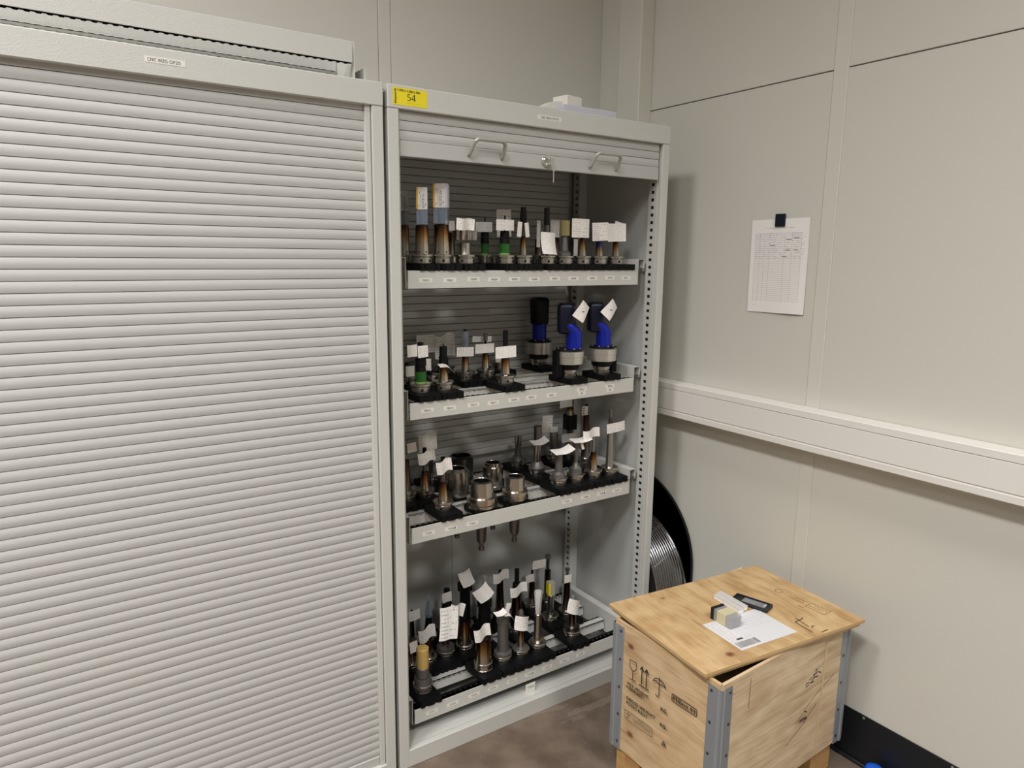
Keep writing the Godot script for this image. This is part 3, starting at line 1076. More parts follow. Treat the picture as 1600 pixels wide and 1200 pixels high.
func cup_chuck(o: Node3D, text: String, x: float) -> void:
	var pr := pairs_of(text)    # radius, height in mm
	var p := PackedVector2Array([Vector2(0, 0)])
	for q in pr:
		p.append(Vector2(q[0], q[1]) * 0.001)
	var rim: Array = pr[-1]
	var top: Array = pr[-2]
	p.append(Vector2(rim[0] - 3.0, rim[1]) * 0.001)
	p.append(Vector2(rim[0] - 4.0, rim[1] - 1.5) * 0.001)
	p.append(Vector2(rim[0] - 5.0, rim[1] - 40.0) * 0.001)
	p.append(Vector2(0, rim[1] - 40.0) * 0.001)
	obj("cup", lathe(p, 40), M.steel if x > 0.3 and rim[1] < 96 else M.darksteel, o)
	var ri: float = rim[0] - 4.4
	obj("lining", lathe(PackedVector2Array([Vector2(ri, rim[1] - 3.0) * 0.001, Vector2(ri - 0.6, rim[1] - 39.0) * 0.001, Vector2(0, rim[1] - 39.0) * 0.001]), 32), M.black, o)
	obj("taper", lathe(solid([[-122, 11], [-114, 16], [-66, 18], [0, 27]]), 28), M.darksteel, o)
	obj("pull_stud", lathe(solid([[-148, 8], [-146, 9.5], [-138, 9.5], [-136, 7], [-128, 7], [-122, 11]]), 20), M.darksteel, o)
	var r0: float = pr[0][0]
	for a in [0.9, 2.5, 4.6]:
		var k := obj("key_slot", box(Vector3(-0.007, 0.003, -0.004), Vector3(0.007, (pr[-3][1] - 1.0) * 0.001 * 0.45, 0.0012), 0.0008), M.bore, o, Vector3(sin(a) * r0 * 0.001, 0, cos(a) * r0 * 0.001))
		k.rotation.y = a


func paper_tag(at: Vector3, spec: String, place: String) -> void:
	var f := spec.split(" ")
	var style: String = f[0]
	var c := f[1].split(",")
	var s := f[2].split(",")
	var roll := deg_to_rad(float(f[3]))
	var w := float(s[0]) * 0.001
	var h := float(s[1]) * 0.001
	var pos := at + Vector3(float(c[0]), float(c[1]), float(c[2]))
	var words := {"flat": "flat white paper tag", "wavy": "slightly wavy white paper tag", "bent": "bent white paper tag", "creased": "creased square paper tag", "strip": "paper tag curled over edge-on", "droop": "drooping curled paper tag", "drape": "large draped paper tag", "dots": "paper tag with three black squares", "square": "long paper tag"}
	var lab: String = words[style] + " on the tool " + place
	var k := 0
	while cache.has(lab):
		k += 1
		lab = ["second ", "third "][k - 1] + words[style] + " on the tool " + place
	cache[lab] = true
	var fn: Callable
	match style:
		"flat":
			var b := rng.randf_range(-0.08, 0.08)
			fn = func(u, v): return Vector3((u - 0.5) * w, (0.5 - v) * h, b * w * 4.0 * (u - 0.5) * (u - 0.5))
		"wavy":
			fn = func(u, v): return Vector3((u - 0.5) * w, (0.5 - v) * h - 0.06 * h * sin(u * TAU), 0.10 * w * sin(u * TAU))
		"bent":
			fn = func(u, v): return Vector3((u - 0.5) * w * 0.98 + 0.10 * w * v * v, (0.5 - v) * h, 0.22 * w * cos((u - 0.5) * 2.4) + 0.14 * h * v * v)
		"creased":
			fn = func(u, v): return Vector3((u - 0.5) * w, (0.5 - v) * h, 0.16 * w * absf(u - 0.52))
		"strip":
			fn = func(u, v): return Vector3((u - 0.5) * w, (0.5 - v) * h * 0.55 + 0.28 * h * sin(u * PI * 1.3 + 2.2), (v - 0.5) * maxf(w * 0.45, 0.02))
		"droop":
			fn = func(u, v): return Vector3((u - 0.5) * w, h * 0.35 - h * (0.25 * v + 0.85 * maxf(0.0, u - 0.35) * maxf(0.0, u - 0.35) * 2.2), (v - 0.5) * 0.02)
		"drape":
			fn = func(u, v): return Vector3((u - 0.5) * w * 0.85 - 0.28 * w * (v - 0.5), (0.5 - v) * h, 0.012 + 0.035 * v - 0.02 * (1.0 - v) * (1.0 - v) + 0.003 * sin(u * 7.0))
		_:
			fn = func(u, v): return Vector3((u - 0.5) * w, (0.5 - v) * h, 0.0)
	var o := obj("paper_tag", sheet(w, h, fn, 10, 6), M["tag%d" % (3 if style == "bent" and h > w else rng.randi_range(0, 2))], self, pos)
	o.rotation.z = roll
	if style == "dots":
		o.material_override = M.paper
		for i in 3:
			obj("black_square", boxc(Vector3(0.0045, 0.0045, 0.0006), 0.0), M.bore, o, Vector3(-w * 0.22, h * (0.3 - 0.3 * i), 0.0005))
	tag(o, lab, "tag", "paper tags on the tool holders")


func all_tools() -> void:
	place_tool(1, "middle", 0.148, 37, 37, "thick heat-tinted holder, boxed, half hidden by the frame", "first", "hsk", "body/heat 26,17.2 109,14.6;box/case 110,15.7 208,15.7", "")
	place_tool(1, "front", 0.142, 37, 30, "thick heat-tinted holder with grey-labelled plastic box", "first", "hsk", "body/heat 26,20.1 105,17.7;box/case 106,15.8 208,15.8", "")
	place_tool(1, "front", 0.204, 30, 37, "thickest heat-tinted holder with tallest white-labelled box", "second", "hsk", "body/heat 26,23.9 109,20.9;box/case 110,20.0 221,20.0", "")
	place_tool(1, "front", 0.281, 37, 37, "squat steel holder with broad fluted cutter head", "third", "hsk", "neck/steel 26,19.4 24,18.9 30,16.4 59,15.9;cutter/flute 67,34.8 72,36.8 94,36.8", "wavy -0.015,0.111,0.030 60,33 -3")
	place_tool(1, "middle", 0.307, 37, 37, "dark holder behind the broad cutter", "second", "hsk", "body/darkheat 26,12.6 92,11.0", "flat -0.011,0.112,0.014 35,30 0")
	place_tool(1, "middle", 0.430, 37, 37, "slim holder with green collar and thin bit", "third", "hsk", "collar/lime 26,11.8 31,11.8;body/green 31,12.2 60,12.2;cone/black 61,13.8 82,12.6;nut/black 83,13.4 96,12.6;bit/black 96,1.8 143,1.8", "flat -0.013,0.112,0.020 61,30 1")
	place_tool(1, "front", 0.420, 37, 33, "wide holder with green collar below black nut", "fourth", "hsk", "collar/lime 26,17.0 32,16.6;body/green 32,16.6 59,16.6;cone/black 60,15.5 76,13.9;nut/black 77,14.7 97,13.5;bit/black 97,2.3 143,2.3", "flat -0.010,0.114,0.022 63,31 0")
	place_tool(1, "middle", 0.507, 37, 37, "dark holder with tall tag behind green collar", "fourth", "hsk", "body/darkheat 26,11.4 80,9.3;bit/black 80,2.9 145,2.9", "flat -0.015,0.126,0.016 55,85 2")
	place_tool(1, "front", 0.488, 33, 37, "slim heat-tinted holder with thick black-sleeved cutter", "fifth", "hsk", "body/heat 26,12.6 25,11.8 83,7.9;shank/darksteel 83,3.9 123,3.9;sleeve/black 123,8.7 128,10.2 152,10.2 154,8.3 170,8.3", "flat -0.022,0.103,0.012 16,45 -5|flat 0.005,0.102,0.012 15,43 7")
	place_tool(1, "front", 0.577, 37, 36, "steel holder with black cutter above folded tag", "sixth", "hsk", "body/steel 26,15.1 34,14.1 91,8.4;shank/darksteel 91,8.0 120,8.0;cutter/black 120,8.4 172,8.4", "bent -0.017,0.063,0.024 56,66 -3")
	place_tool(1, "middle", 0.640, 37, 36, "dark holder with narrow vertical tags", "fifth", "hsk", "body/darkheat 26,12.8 79,10.3;cutter/black 79,4.3 139,4.3", "flat -0.010,0.096,0.014 15,87 0")
	place_tool(1, "middle", 0.713, 36, 37, "dark holder with lined tag behind amber cap", "sixth", "hsk", "body/darkheat 26,13.0 89,10.9;bit/darksteel 89,3.5 127,3.5", "flat -0.017,0.115,0.016 38,57 0")
	place_tool(1, "front", 0.649, 36, 36, "grey necked holder under translucent amber cap", "seventh", "hsk", "shoulder/gray 26,21.5 35,21.5 42,12.7;neck/gray 42,12.7 77,9.4 85,8.6;cap/amber 89,17.2 136,17.2", "")
	place_tool(1, "front", 0.722, 36, 35, "heat-tinted shrink holder under large square tag", "eighth", "hsk", "body/heat 26,15.4 20,14.6 84,7.9", "flat -0.023,0.113,0.022 71,59 0")
	place_tool(1, "middle", 0.799, 37, 37, "dark cone holder behind square-tagged holder", "seventh", "hsk", "body/darkheat 26,12.4 80,10.2", "flat -0.009,0.054,0.014 18,58 0")
	place_tool(1, "front", 0.795, 35, 36, "blue-tinted shrink holder under creased tag", "ninth", "hsk", "body/blueheat 26,14.8 22,14.0 74,9.7", "creased -0.020,0.104,0.022 69,58 3")
	place_tool(1, "front", 0.868, 36, 37, "bronze-tinted shrink holder under tag with spare corner", "tenth", "hsk", "body/heat 26,14.2 22,13.4 74,9.1", "flat -0.022,0.103,0.024 79,58 2|flat -0.005,0.129,0.015 36,19 -12")
	place_tool(2, "front", 0.133, 37, 36, "holder with bright green collar and black nut", "first", "hsk", "collar/lime 26,16.8 31,16.4;body/green 31,16.4 60,17.2;cone/black 61,15.2 77,14.0;nut/black 77,16.4 98,16.0;shank/black 99,3.2 136,3.2;insert/black 136,8.8 144,8.8", "flat -0.035,0.124,0.020 31,34 2|flat -0.002,0.120,0.020 32,34 3")
	place_tool(2, "front", 0.207, 36, 37, "heat-tinted holder with stubby black stepped cutter", "second", "hsk", "body/heat 26,17.2 22,16.4 72,10.2;cutter/black 72,8.2 80,13.1 99,13.1 100,11.9 128,11.2;tip/black 128,1.8 136,1.8", "droop -0.001,0.068,0.020 48,30 0")
	place_tool(2, "middle", 0.357, 37, 37, "heat-tinted holder carrying a clear plastic tube", "third", "hsk", "body/heat 26,16.0 25,12.5 71,10.0;tube/clear 71,11.6 154,11.6;cutter/black 154,5.3 159,5.3", "flat -0.012,0.090,0.020 62,30 -2")
	place_tool(2, "middle", 0.434, 37, 37, "heat-tinted holder with grey round-bar cutter", "fourth", "hsk", "body/heat 26,14.6 25,13.1 77,10.0;neck/black 77,3.8 118,3.8;cutter/gray 118,6.9 142,6.9", "flat -0.015,0.096,0.020 71,30 0|flat 0.002,0.121,-0.020 73,19 -3")
	place_tool(2, "front", 0.426, 37, 37, "heat-tinted holder with tall flat black bar", "third", "hsk", "body/heat 26,17.6 25,15.4 80,11.7;bar/black 80,8.0 165,8.0", "flat -0.013,0.100,0.022 76,36 1")
	place_tool(2, "middle", 0.227, 36, 37, "black nut holder behind the green collar", "second", "hsk", "collar/steel 26,9.5 13,9.1;nut/black 14,9.9 36,9.1;bit/black 36,2.6 53,2.6", "bent -0.013,0.059,0.016 20,36 -6")
	place_tool(2, "back", 0.277, 37, 36, "dark cone holder with wide grey tag", "first", "hsk", "body/darkheat 26,13.7 15,10.9 70,9.1", "flat -0.009,0.107,0.020 66,58 0")
	place_tool(2, "back", 0.351, 36, 37, "dark holder with the largest white tag", "second", "hsk", "body/darkheat 26,13.9 9,11.1 51,8.4;bit/black 51,2.3 134,2.3", "wavy -0.013,0.095,0.020 76,76 3")
	place_tool(2, "middle", 0.153, 37, 36, "dark holder half hidden by the frame", "first", "hsk", "body/darkheat 26,14.8 24,10.6 67,9.3", "flat -0.001,0.043,0.020 29,32 0")
	place_tool(2, "back", 0.563, 37, 37, "dark cone holder behind the flat black bar", "third", "hsk", "body/darkheat 26,14.8 19,12.3", "flat -0.013,0.032,0.018 20,21 0")
	place_tool(3, "front", 0.203, 37, 37, "heat-tinted holder with dark long shank", "first", "hsk", "body/heat 26,18.2 15,16.5 85,10.5;shank/darksteel 86,8.3 116,7.7;cutter/black 116,6.6 163,6.6", "wavy -0.007,0.140,0.022 53,39 8")
	place_tool(3, "middle", 0.208, 31, 37, "heat-tinted holder with small black tip", "second", "hsk", "body/heat 26,19.1 4,17.4 85,10.4;shank/darksteel 85,6.9 112,6.9;tip/black 112,6.4 160,6.4", "wavy -0.004,0.136,0.022 60,38 8")
	place_tool(3, "back", 0.292, 37, 37, "dark steel holder with big grey curled tag", "first", "hsk", "body/darksteel 26,17.2 24,15.4;shank/darksteel 24,7.4 114,7.4", "wavy -0.021,0.148,0.020 68,63 2")
	place_tool(3, "middle", 0.144, 37, 31, "brown-tinted holder half hidden by the frame", "first", "hsk", "body/darkheat 26,14.2 63,12.0 131,8.5", "flat 0.010,0.173,0.020 31,30 5")
	place_tool(3, "middle", 0.325, 37, 37, "hollow steel cup chuck, dark bored", "third", "cup 42,2 42,18 38,20 38,24 40,26 40,85 30,95", "", "")
	place_tool(3, "back", 0.409, 37, 37, "tall dark hollow cup chuck", "second", "cup 44,2 44,18 40,20 40,24 43,26 43,90 36,96", "", "")
	place_tool(3, "front", 0.341, 37, 37, "broad hollow steel cup chuck with keyed flange", "second", "cup 48,2 48,11 44,13 44,17 48,19 48,33 37,36 35,82 30,85", "", "")
	place_tool(3, "middle", 0.466, 37, 37, "narrow hollow steel cup chuck", "fourth", "cup 38,2 38,14 34,16 34,20 35,22 34,78 27,80 27,92", "", "")
	place_tool(3, "front", 0.468, 37, 37, "hollow steel cup chuck with bronze flange", "third", "cup 42,2 42,11 39,13 39,17 42,19 42,31 32,34 31,76 26,79", "", "")
	place_tool(3, "back", 0.650, 37, 37, "grey necked holder with short fluted end mill", "third", "hsk", "shoulder/gray 26,20.7 16,18.2 38,16.9;neck/gray 38,12.5 76,9.4;cutter/flute 76,13.8 113,14.4", "")
	place_tool(3, "middle", 0.651, 37, 37, "grey shoulder holder with round dark cutter", "fifth", "hsk", "shoulder/gray 26,26.5 33,24.7 47,15.7;shank/flute 47,13.9 111,14.5;cutter/darksteel 111,13.9 176,13.9", "strip -0.014,0.129,0.030 64,20 12")
	place_tool(3, "back", 0.814, 37, 37, "bright fluted end mill in grey holder", "fourth", "hsk", "shoulder/gray 26,24.0 14,19.4;cutter/flute 14,16.2 107,16.2", "flat -0.014,0.122,0.020 38,21 -4|flat -0.040,0.146,0.012 48,62 -3")
	place_tool(3, "front", 0.647, 37, 35, "matt grey stepped holder under curled tag", "fourth", "hsk", "collar/gray 26,28.3 22,27.7 22,23.1 37,22.5 46,13.3;neck/gray 47,13.3 108,11.5", "strip -0.001,0.124,0.020 81,19 10")
	place_tool(3, "front", 0.720, 35, 37, "matt grey flared holder with slender neck", "fifth", "hsk", "shoulder/gray 26,22.9 46,21.7 55,12.3 67,8.2;neck/gray 68,7.6 146,5.9", "strip 0.003,0.150,0.020 78,13 4|bent 0.008,0.130,0.020 11,29 10")
	place_tool(3, "back", 0.891, 37, 25, "tall holder with black square clamping box", "fifth", "hsk", "body/steel 26,19.7 -1,16.4 90,13.2;shank/darksteel 90,13.2 109,13.2;clamp/blackbox 109,21.7 165,21.7;cone/heat 165,14.5 193,11.8", "flat -0.039,0.215,0.020 58,27 2|flat -0.024,0.084,0.030 74,33 -2")
	place_tool(3, "middle", 0.871, 37, 37, "tall brown holder with three-dot tag", "sixth", "hsk", "base/steel 26,13.9 31,12.0;body/darkheat 31,16.4 34,15.8 189,10.7;tip/black 189,5.1 230,4.4", "dots -0.024,0.211,0.020 27,33 -2")
	place_tool(3, "front", 0.798, 37, 37, "heat-tinted holder with needle-thin shank", "sixth", "hsk", "body/heat 26,18.5 18,16.7 90,9.5;shank/steel 90,3.6 141,3.6", "wavy -0.030,0.164,0.022 73,33 4")
	place_tool(3, "front", 0.874, 37, 37, "tallest slender steel holder with offset tag", "seventh", "hsk", "body/steel 26,14.6 28,13.3 186,9.7;collar/darksteel 186,7.9 206,7.3;tip/gray 206,6.4 232,6.4", "flat 0.010,0.172,0.020 83,34 3")
	place_tool(4, "front", 0.127, 37, 37, "steel stepped holder under tape-wrapped cap", "first", "hsk", "collar/gray 26,28.6 7,27.8 8,25.6 11,28.6 46,27.1;neck/gray 48,19.8 79,19.8;cap/tape 77,19.4 145,19.4", "")
	place_tool(4, "front", 0.349, 37, 37, "thick bronze-tinted holder with bored flange", "second", "hsk", "base/steel 26,30.9 5,31.7;body/heat 6,30.1 13,28.6 111,23.2", "wavy -0.022,0.146,0.030 61,44 8")
	place_tool(4, "front", 0.426, 37, 36, "grey cylinder holder topped by curled tags", "third", "hsk", "collar/gray 26,30.1 37,30.1 41,21.5;body/gray 41,18.6 141,18.6;nut/gray 142,22.2 164,22.2", "strip -0.031,0.197,0.030 39,15 14|droop 0.001,0.179,0.030 41,26 -8|flat 0.019,0.189,0.000 20,30 -20")
	place_tool(4, "middle", 0.353, 36, 37, "bronze-tinted holder before the black chuck", "fourth", "hsk", "body/heat 26,28.3 20,25.1 112,16.2;bit/black 112,5.7 169,5.7", "wavy -0.040,0.166,0.020 58,44 -16")
	place_tool(4, "back", 0.425, 37, 37, "tall black collet chuck with lobed nut", "fourth", "hsk", "body/black 26,21.3 36,20.5 150,18.8;nut/lobed 151,27.3 183,27.3", "bent -0.018,0.217,0.030 50,58 14")
	place_tool(4, "middle", 0.279, 33, 36, "wide-flanged holder draped with largest tag", "third", "hsk", "flange_disc/gray 26,28.6 39,30.2 42,17.5;body/darkheat 42,13.5 168,11.9", "drape -0.016,0.148,0.030 79,86 -8")
	place_tool(4, "middle", 0.212, 32, 33, "brown shank holder with folded tag", "second", "hsk", "body/darkheat 26,22.7 43,20.4 46,12.5 120,11.0", "wavy -0.012,0.116,0.020 62,46 7")
	place_tool(4, "back", 0.350, 36, 37, "black cone holder with serrated tip", "third", "hsk", "body/black 26,25.2 22,22.7 122,18.5;shank/steel 122,3.4 140,3.4;tip/lobed 162,10.9 178,10.9", "flat -0.008,0.153,0.015 37,36 4")
	place_tool(4, "back", 0.277, 32, 36, "black holder wearing clear pointed sleeve", "second", "hsk", "body/black 26,19.8 62,13.2 93,10.8;sleeve/clear 93,14.1 116,13.2 173,2.5", "")
	place_tool(4, "back", 0.212, 37, 32, "dark thin holder beside the frame", "first", "hsk", "body/darkheat 26,16.3 28,9.8 95,7.3;tip/black 95,4.1 136,3.3", "flat 0.002,0.123,0.020 42,37 4")
	place_tool(4, "middle", 0.147, 37, 32, "dark holder behind the tape-wrapped cap", "first", "hsk", "body/darkheat 26,19.3 48,15.4 64,13.1", "flat 0.003,0.084,0.020 28,39 6")
	place_tool(4, "middle", 0.434, 37, 37, "black collet chuck with hexagonal nut", "fifth", "hsk", "body/black 26,23.9 62,23.1 138,21.4;nut/lobed 139,25.5 166,25.5", "bent -0.032,0.213,0.030 61,55 28")
	place_tool(4, "back", 0.509, 37, 32, "dark holder carrying pale upright box", "fifth", "hsk", "body/darkheat 26,21.7 49,17.4 105,14.8;box/pale 105,8.7 184,8.7", "flat -0.006,0.133,0.020 41,29 -3")
	place_tool(4, "back", 0.576, 32, 37, "dark cone holder with black tip", "sixth", "hsk", "body/darkheat 26,18.4 74,15.2 150,12.0;tip/black 150,5.2 193,5.2", "wavy -0.008,0.176,0.020 68,38 3")
	place_tool(4, "front", 0.499, 36, 35, "slim heat-tinted holder with rounded grey tip", "fourth", "hsk", "disc/gray 26,27.6 27,27.6 29,12.4;body/heat 29,11.6 96,8.0;tip/gray 96,7.3 157,8.7 165,5.1", "bent -0.020,0.136,0.022 58,46 -18")
	place_tool(4, "front", 0.570, 35, 37, "tall steel holder wrapped in white plastic", "fifth", "hsk", "disc/steel 26,26.6 32,26.6 34,14.8;body/steel 34,13.3 131,12.6;wrap/plastic 131,7.4 143,11.1 206,14.8 214,12.6", "")
	place_tool(4, "front", 0.723, 37, 37, "short brown holder with clear bit guard", "sixth", "hsk", "disc/darksteel 26,27.5 41,27.5 43,16.1;body/darkheat 43,14.5 94,13.0;guard/clear 94,6.1 155,5.4", "bent -0.021,0.132,0.022 55,49 -24")
	place_tool(4, "middle", 0.724, 37, 37, "steel holder with yellow and white box", "seventh", "hsk", "disc/darksteel 26,26.3 26,26.3 28,15.1;body/steel 28,13.5 103,11.9;box/ybox 104,13.1 156,13.1", "")
	place_tool(4, "middle", 0.801, 37, 37, "dark cone holder with flared top", "eighth", "hsk", "body/darkheat 26,17.8 19,15.4 131,12.1;flare/gray 131,4.9 175,4.9 182,8.9 189,8.9", "flat -0.011,0.158,0.020 34,31 -2")
	place_tool(4, "back", 0.799, 37, 37, "tallest dark holder with flared top and long tag", "eighth", "hsk", "body/darkheat 26,18.4 39,14.2 137,11.7;shank/darksteel 137,6.3 180,6.3;flare/gray 180,6.7 188,11.7 199,11.7", "square -0.054,0.179,0.016 61,34 -4")
	place_tool(4, "middle", 0.570, 37, 37, "dark holder with upright black bar", "sixth", "hsk", "body/darkheat 26,21.6 85,19.3 146,15.4;nut/black 146,17.0 191,15.4;bar/black 191,8.5 244,8.5", "wavy -0.008,0.176,0.024 72,37 5")
	place_tool(4, "back", 0.724, 37, 37, "dark cone holder with thin black bit", "seventh", "hsk", "body/darkheat 26,19.0 41,14.0 103,11.6;bit/black 103,4.1 155,4.1", "flat -0.027,0.134,0.020 38,31 2")


func angle_heads() -> void:
	# right-angle milling heads: black seat and housing, steel ring, blue elbow body, dark head
	angle_head(Vector3(0.677, LIP[2] + 0.019, -0.1), -0.55, -1.0, "blue right-angle head left of the two in front, under diamond tag", "left")
	angle_head(Vector3(0.822, LIP[2] + 0.019, -0.1), -0.45, 1.0, "blue right-angle head nearest the right cabinet wall, under diamond tag", "right")
	angle_head(Vector3(0.738, LIP[2] + 0.019, -0.35), PI * 0.5, 0.0, "blue right-angle head in the back row with a black top", "back")


func angle_head(at: Vector3, turn: float, arm: float, label: String, which: String) -> void:
	var seat := obj("tool_holder_block", seat_mesh(0.0365, 0.0365, 0.026), M.seat, self, at + Vector3(0, -0.019, 0))
	tag(seat, {"left": "black base block under the left front blue angle head", "right": "black base block under the right front blue angle head", "back": "black base block under the back-row blue angle head"}[which], "tool base", "black plastic base blocks")
	var o := thing("angle_head", label, "angle head", at, "blue angle heads on the second shelf")
	obj("stub", lathe(solid([[-34, 18], [0, 22], [0, 29], [9, 29.5], [11, 26], [14, 26], [16, 29.5], [23, 29.5], [24, 26]]), 32), M.steel, o)
	obj("neck", lathe(solid([[23, 24], [26, 34], [44, 36]]), 32), M.black, o)
	obj("ring", lathe(solid([[43, 46], [44, 49.5], [66, 49.5], [67, 50.5], [85, 50.5], [86, 48]]), 48), M.alu, o)
	obj("bolt_ring", lathe(solid([[85, 44], [92, 43], [93, 34]]), 40), M.black, o)
	for k in 8:
		var a := TAU * k / 8.0 + 0.2
		obj("bolt", cached("bolt", func(): return lathe(solid([[0, 3.4], [4, 3.4], [4.6, 2.4]]), 10)), M.steel, o, Vector3(cos(a) * 0.0385, 0.0925, sin(a) * 0.0385))
	# elbow body: round below, leaning over into a squarish upper head
	var R := Basis(Vector3.UP, turn)
	var rings := []
	var lean := 0.0 if arm == 0.0 else 0.032
	var off := Vector3(0.019 if arm < 0.0 else 0.002, 0, 0.004) if arm != 0.0 else Vector3.ZERO
	for q in [[92, 0.0, 27, 2.0], [98, 0.0, 26, 2.0], [140, 0.0, 26, 2.0], [146, 0.05, 26, 2.0], [152, 0.16, 26, 2.1], [160, 0.34, 25, 2.2], [168, 0.56, 24, 2.4], [176, 0.8, 22, 2.6], [184, 1.0, 19, 3.0]]:
		rings.append(round_ring(off + R * Vector3(-lean * q[1], q[0] * 0.001, 0), q[2] * 0.001, q[2] * 0.001, 32, q[3], R))
	obj("elbow", loft(rings), M.blue, o)
	var hr := []
	for q in [[140, 15], [144, 21], [150, 23], [228, 24], [236, 22], [241, 17]]:
		if arm == 0.0:
			hr.append(round_ring(Vector3(0, (q[0] + 5) * 0.001, 0), q[1] * 0.00125, q[1] * 0.00118, 32, 4.0))
		else:
			hr.append(round_ring(off + R * Vector3(-lean * 0.95, q[0] * 0.001, -0.004), q[1] * 0.00112, q[1] * 0.00115, 32, 4.5, R))
	obj("head", loft(hr), M.black if arm == 0.0 else M.bluedark, o)
	if arm != 0.0:
		obj("stop_arm", box(Vector3(arm * 0.046 - 0.012, 0.0, -0.014), Vector3(arm * 0.046 + 0.012, 0.088, 0.014), 0.002), M.seat, o)
		var base := 0.032
		var t := obj("paper_tag", sheet(base, base, func(u, v): return Vector3((u - 0.5) * 0.044, (0.5 - v) * 0.060, 0.006 * cos((u - v) * 2.5)), 8, 8), M.tag0, self, at + Vector3(0.016 if arm < 0 else -0.009, 0.216 if arm < 0 else 0.218, 0.043))
		t.rotation.z = -0.62 if arm < 0 else -0.78
		obj("blue_note", boxc(Vector3(0.009, 0.003, 0.0005), 0.0), M.blue, t, Vector3(0, 0, 0.0066)).rotation.z = 0.7
		tag(t, "diamond-turned white tag on the left front blue angle head" if arm < 0 else "diamond-turned white tag on the right front blue angle head", "tag", "paper tags on the tool holders")


# ------------------------------------------------------------------ crate

func ply_mesh(size: Vector3, along: String) -> ArrayMesh:
	# a chamfered board whose faces carry grain along one axis
	var st := begin()
	var h := size * 0.5
	for ax in 3:
		for s in [-1.0, 1.0]:
			var u := (ax + 1) % 3
			var v := (ax + 2) % 3
			var p := []
			var uv := []
			for d in [[-1, -1], [1, -1], [1, 1], [-1, 1]]:
				var q := Vector3.ZERO
				q[ax] = s * h[ax]
				q[u] = d[0] * h[u]
				q[v] = d[1] * h[v]
				p.append(q)
				var g: int = {"x": 0, "y": 1, "z": 2}[along]
				var o2 := 1 if g != 1 and ax != 1 else (2 if g == 0 else 0)
				uv.append(Vector2(q[g] / size[g] + 0.5, 0.5 - q[o2] / size[o2]) if ax != g else Vector2(0.1 + q[u] * 0.3, 0.1 + q[v] * 0.3))
			face(st, p, Vector3.ZERO, uv)
	return st.commit()


